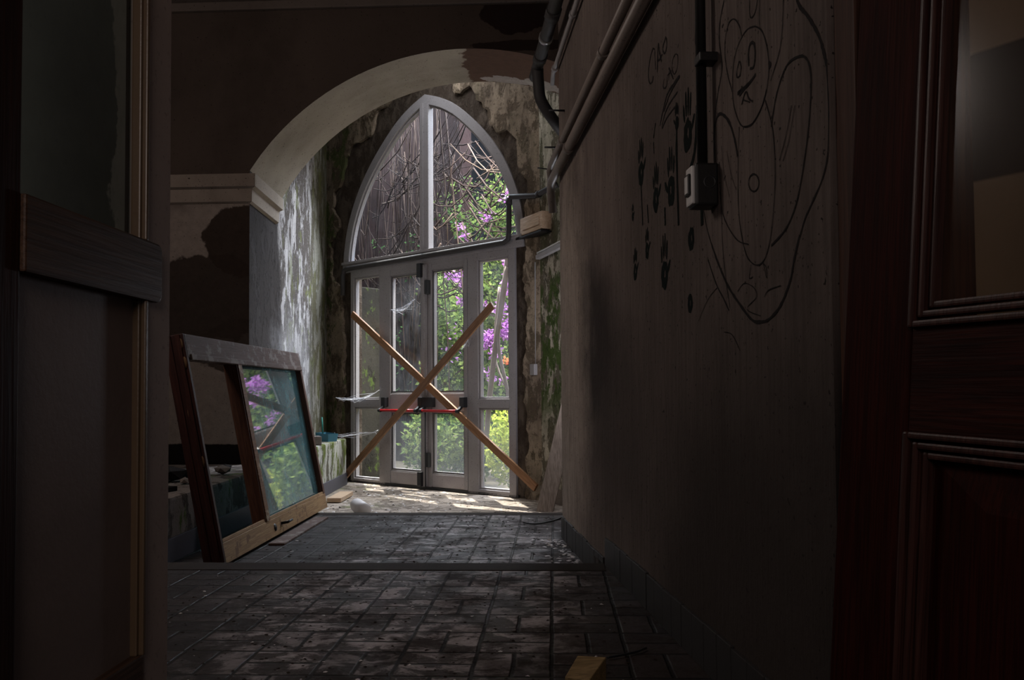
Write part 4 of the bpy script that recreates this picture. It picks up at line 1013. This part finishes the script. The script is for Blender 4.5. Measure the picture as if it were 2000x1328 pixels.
for x, y, o_, rx, rz, n in ((955, 662, 1.5, .15, .16, 260), (985, 640, 1.5, .14, .2, 260), (968, 690, 1.5, .1, .1, 90), (978, 600, 1.5, .1, .12, 120), (992, 560, 1.5, .12, .2, 170), (990, 520, 1.5, .08, .15, 70), (958, 735, 1.5, .08, .08, 50), (945, 720, 1.5, .06, .08, 40), (985, 745, 1.5, .08, .08, 30),
        (905, 545, 1.8, .12, .24, 300), (900, 590, 1.8, .06, .09, 70), (885, 540, 1.8, .12, .08, 70), (1000, 350, 1.5, .1, .22, 120), (992, 385, 1.6, .1, .1, 60), (955, 420, 1.8, .14, .12, 60), (900, 442, 1.9, .05, .07, 40), (905, 462, 1.9, .05, .08, 40), (880, 660, 2., .3, .3, 30), (870, 700, 2., .3, .2, 20), (940, 600, 1.6, .12, .2, 50)):
    leaves(mb, at_o(x, y, o_), (rx*.9, .1, rz*.9), int(n*.6), .062, .1, .0)
toW(mb).build('flowers', M_bract, bg)
mb = MB(); leaves(mb, at_o(990, 705, 1.4), (.07, .06, .05), 40, .05, 0, 0); toW(mb).build('orange_flowers', M_orange, bg)
mb = MB()
for pts, r in (([at_o(950, 860, .7), at_o(957, 770, .68), at_o(970, 660, .62), at_o(985, 560, .55), at_o(992, 500, .5)], .034), ([at_o(1000, 870, .7), at_o(992, 770, .66), at_o(974, 680, .62), at_o(976, 600, .56), at_o(990, 520, .5)], .022), ([at_o(975, 560, .7), at_o(966, 690, .7), at_o(992, 765, .7)], .014)):
    mb.tube(spline(pts, 5), r, 8)
toW(mb).build('stem', M_stem, bg)
# low shrubs outside
for i, (s, o_, z, rs, ro, rz, n, mt, lab, sz) in enumerate((
        (1.95, .95, .22, .42, .36, .52, 1500, M_leaf_y, 'bright yellow green shrub outside the foot of the right sidelight', .075),
        (1.05, 1.15, .22, .42, .36, .55, 1300, M_leaf_g, 'green fern like shrub outside the right door leaf', .09),
        (.30, 1.05, .15, .40, .34, .50, 1100, M_leaf_g, 'green shrub outside the left door leaf', .085),
        (-.35, 1.9, .25, .5, .4, .6, 900, M_leaf_d, 'dark shrub deeper outside behind the pillar', .09))):
    random.seed(40+i)
    r = empty('shrub', MD@Mx.Translation((s, o_, GZ))); tag(r, lab, 'shrub', 'shrubs outside the glazed doors')
    mb = MB(); leaves(mb, (0, 0, z-GZ), (rs, ro, rz), n, sz, -.5, .15); mb.build('foliage', mt, r)
    mb = MB()
    for k in range(9): a_ = rnd(0, 6.28); q = rnd(.2, .8); mb.tube([(0, 0, 0), (rs*q*.4*math.cos(a_), ro*q*.4*math.sin(a_), .3), (rs*q*math.cos(a_), ro*q*math.sin(a_), .35+rz*rnd(.4, .9))], .007, 5)
    mb.build('stem', M_stem, r)
# hanging dry vines
random.seed(9)
mb, mb3 = MB(), MB()
for i in range(120):
    o_ = rnd(1.3, 2.6); s = rnd(-3.4, .45-(o_-1.3)*.9); zt_ = rnd(4.6, 6.3); L_ = rnd(1.6, 6.0); sx = rnd(-.5, .5)*L_*.28
    pts = [(s+sx*t_+.07*math.sin(4*t_+i), o_+.1*math.sin(3*t_+i*2), zt_-L_*t_) for t_ in (0, .2, .4, .6, .8, 1.)]
    pts = [p for p in pts if p[2] > GZ]
    if len(pts) > 2: (mb if i % 2 else mb3).tube(pts, rnd(.004, .012), 5)
for i in range(170):
    s, o_, z = rnd(-1.9, 1.3), rnd(1.2, 2.2), rnd(2.6, 4.6); a_ = rnd(-.9, .9); L_ = rnd(.5, 1.6)
    pts = [(s+L_*t_*math.cos(a_), o_+.1*math.sin(3*t_+i), z+L_*t_*math.sin(a_)-.25*math.sin(3*t_)) for t_ in (0, .25, .5, .75, 1.)]
    (mb if i % 4 == 0 else mb3).tube(pts, rnd(.004, .013), 5)
o = toW(mb).build('hanging_vines', M_vine); tag(o, 'tangle of pale dry vines hanging outside the left panes', 'vines', kind='stuff')
o = toW(mb3).build('hanging_vines', M_vine_d); tag(o, 'tangle of dark dry vines hanging outside the fanlight', 'vines', kind='stuff')
mb = MB()
for i in range(14): leaves(mb, (rnd(-1.6, 1.6), rnd(1.4, 2.2), rnd(2.4, 3.6)), (.12, .1, .12), 9, .07)
for i in range(10): leaves(mb, (rnd(-1.6, .2), rnd(1.5, 2.4), rnd(.6, 2.2)), (.2, .15, .3), 30, .07)
o = toW(mb).build('vine_leaves', M_leaf_d); tag(o, 'scattered yellow green leaves among the dry vines', 'vine leaves', kind='stuff')

# ------------------------------------------------------------------ light
def lamp(kind, name, loc, energy, color=(1, 1, 1), **kw):
    l = bpy.data.lights.new(name, kind); l.energy = energy; l.color = color
    for k, v_ in kw.items(): setattr(l, k, v_)
    o = bpy.data.objects.new(name, l); link(o); o.location = loc; return o
def aim(o, tgt): o.rotation_euler = (V(tgt)-o.location).to_track_quat('-Z', 'Y').to_euler()
sun = lamp('SUN', 'sun', (0, 12, 9), 14., (1, .94, .84), angle=.006)
sun.rotation_euler = V((.456, -1.66, -4.39)).to_track_quat('-Z', 'Y').to_euler()
sk = lamp('AREA', 'open_sky', dw(1.4, 3.2, 7.0), 3000, (.88, .92, 1.), shape='RECTANGLE', size=5, size_y=4); aim(sk, dw(1.4, -1., .8))
sk2 = lamp('AREA', 'courtyard_sky', dw(-3.4, 2.0, 6.6), 600, (.85, .92, 1.), shape='RECTANGLE', size=3, size_y=3); aim(sk2, dw(1., 3., .5))
lamp('POINT', 'room_fill', (-3.0, 4.2, 3.3), 95, (1, .86, .78), shadow_soft_size=.5)  # added fill, unseen behind the left door, for corridor walls and floor
lamp('POINT', 'hall_fill', (-.2, -1.4, 2.2), 60, (1, .84, .77), shadow_soft_size=.6)  # soft fill added behind the camera, no fixture there
vl = lamp('AREA', 'vestibule_fill', (-1.45, 9.45, 5.1), 24, (.90, .94, 1.), shape='DISK', size=.9); aim(vl, (-1.5, 9.6, 0))  # unseen fill added above the arch to lift the door frames
lamp('POINT', 'side_fill', (.30, 8.05, 1.35), 36, (.90, .90, 1.), shadow_soft_size=.2)  # added fill tucked behind the right wall to brighten the vestibule
fl = lamp('SPOT', 'court_fill', dw(1.6, .45, 5.3), 3800, (1., .96, .86), spot_size=math.radians(75), spot_blend=.6, shadow_soft_size=.3); aim(fl, dw(1.2, 1.9, .6))  # added fill over the lintel to brighten the low foliage
w = bpy.data.worlds.new('world'); sc.world = w; w.use_nodes = True
bg_ = w.node_tree.nodes['Background']; bg_.inputs[0].default_value = (.55, .62, .75, 1); bg_.inputs[1].default_value = .05
vs = sc.view_settings; vs.view_transform = 'Standard'; vs.look = 'None'; vs.exposure = 0; vs.gamma = 1
cy = sc.cycles; cy.use_denoising = True; cy.max_bounces = 10; cy.transparent_max_bounces = 24; cy.sample_clamp_indirect = 4
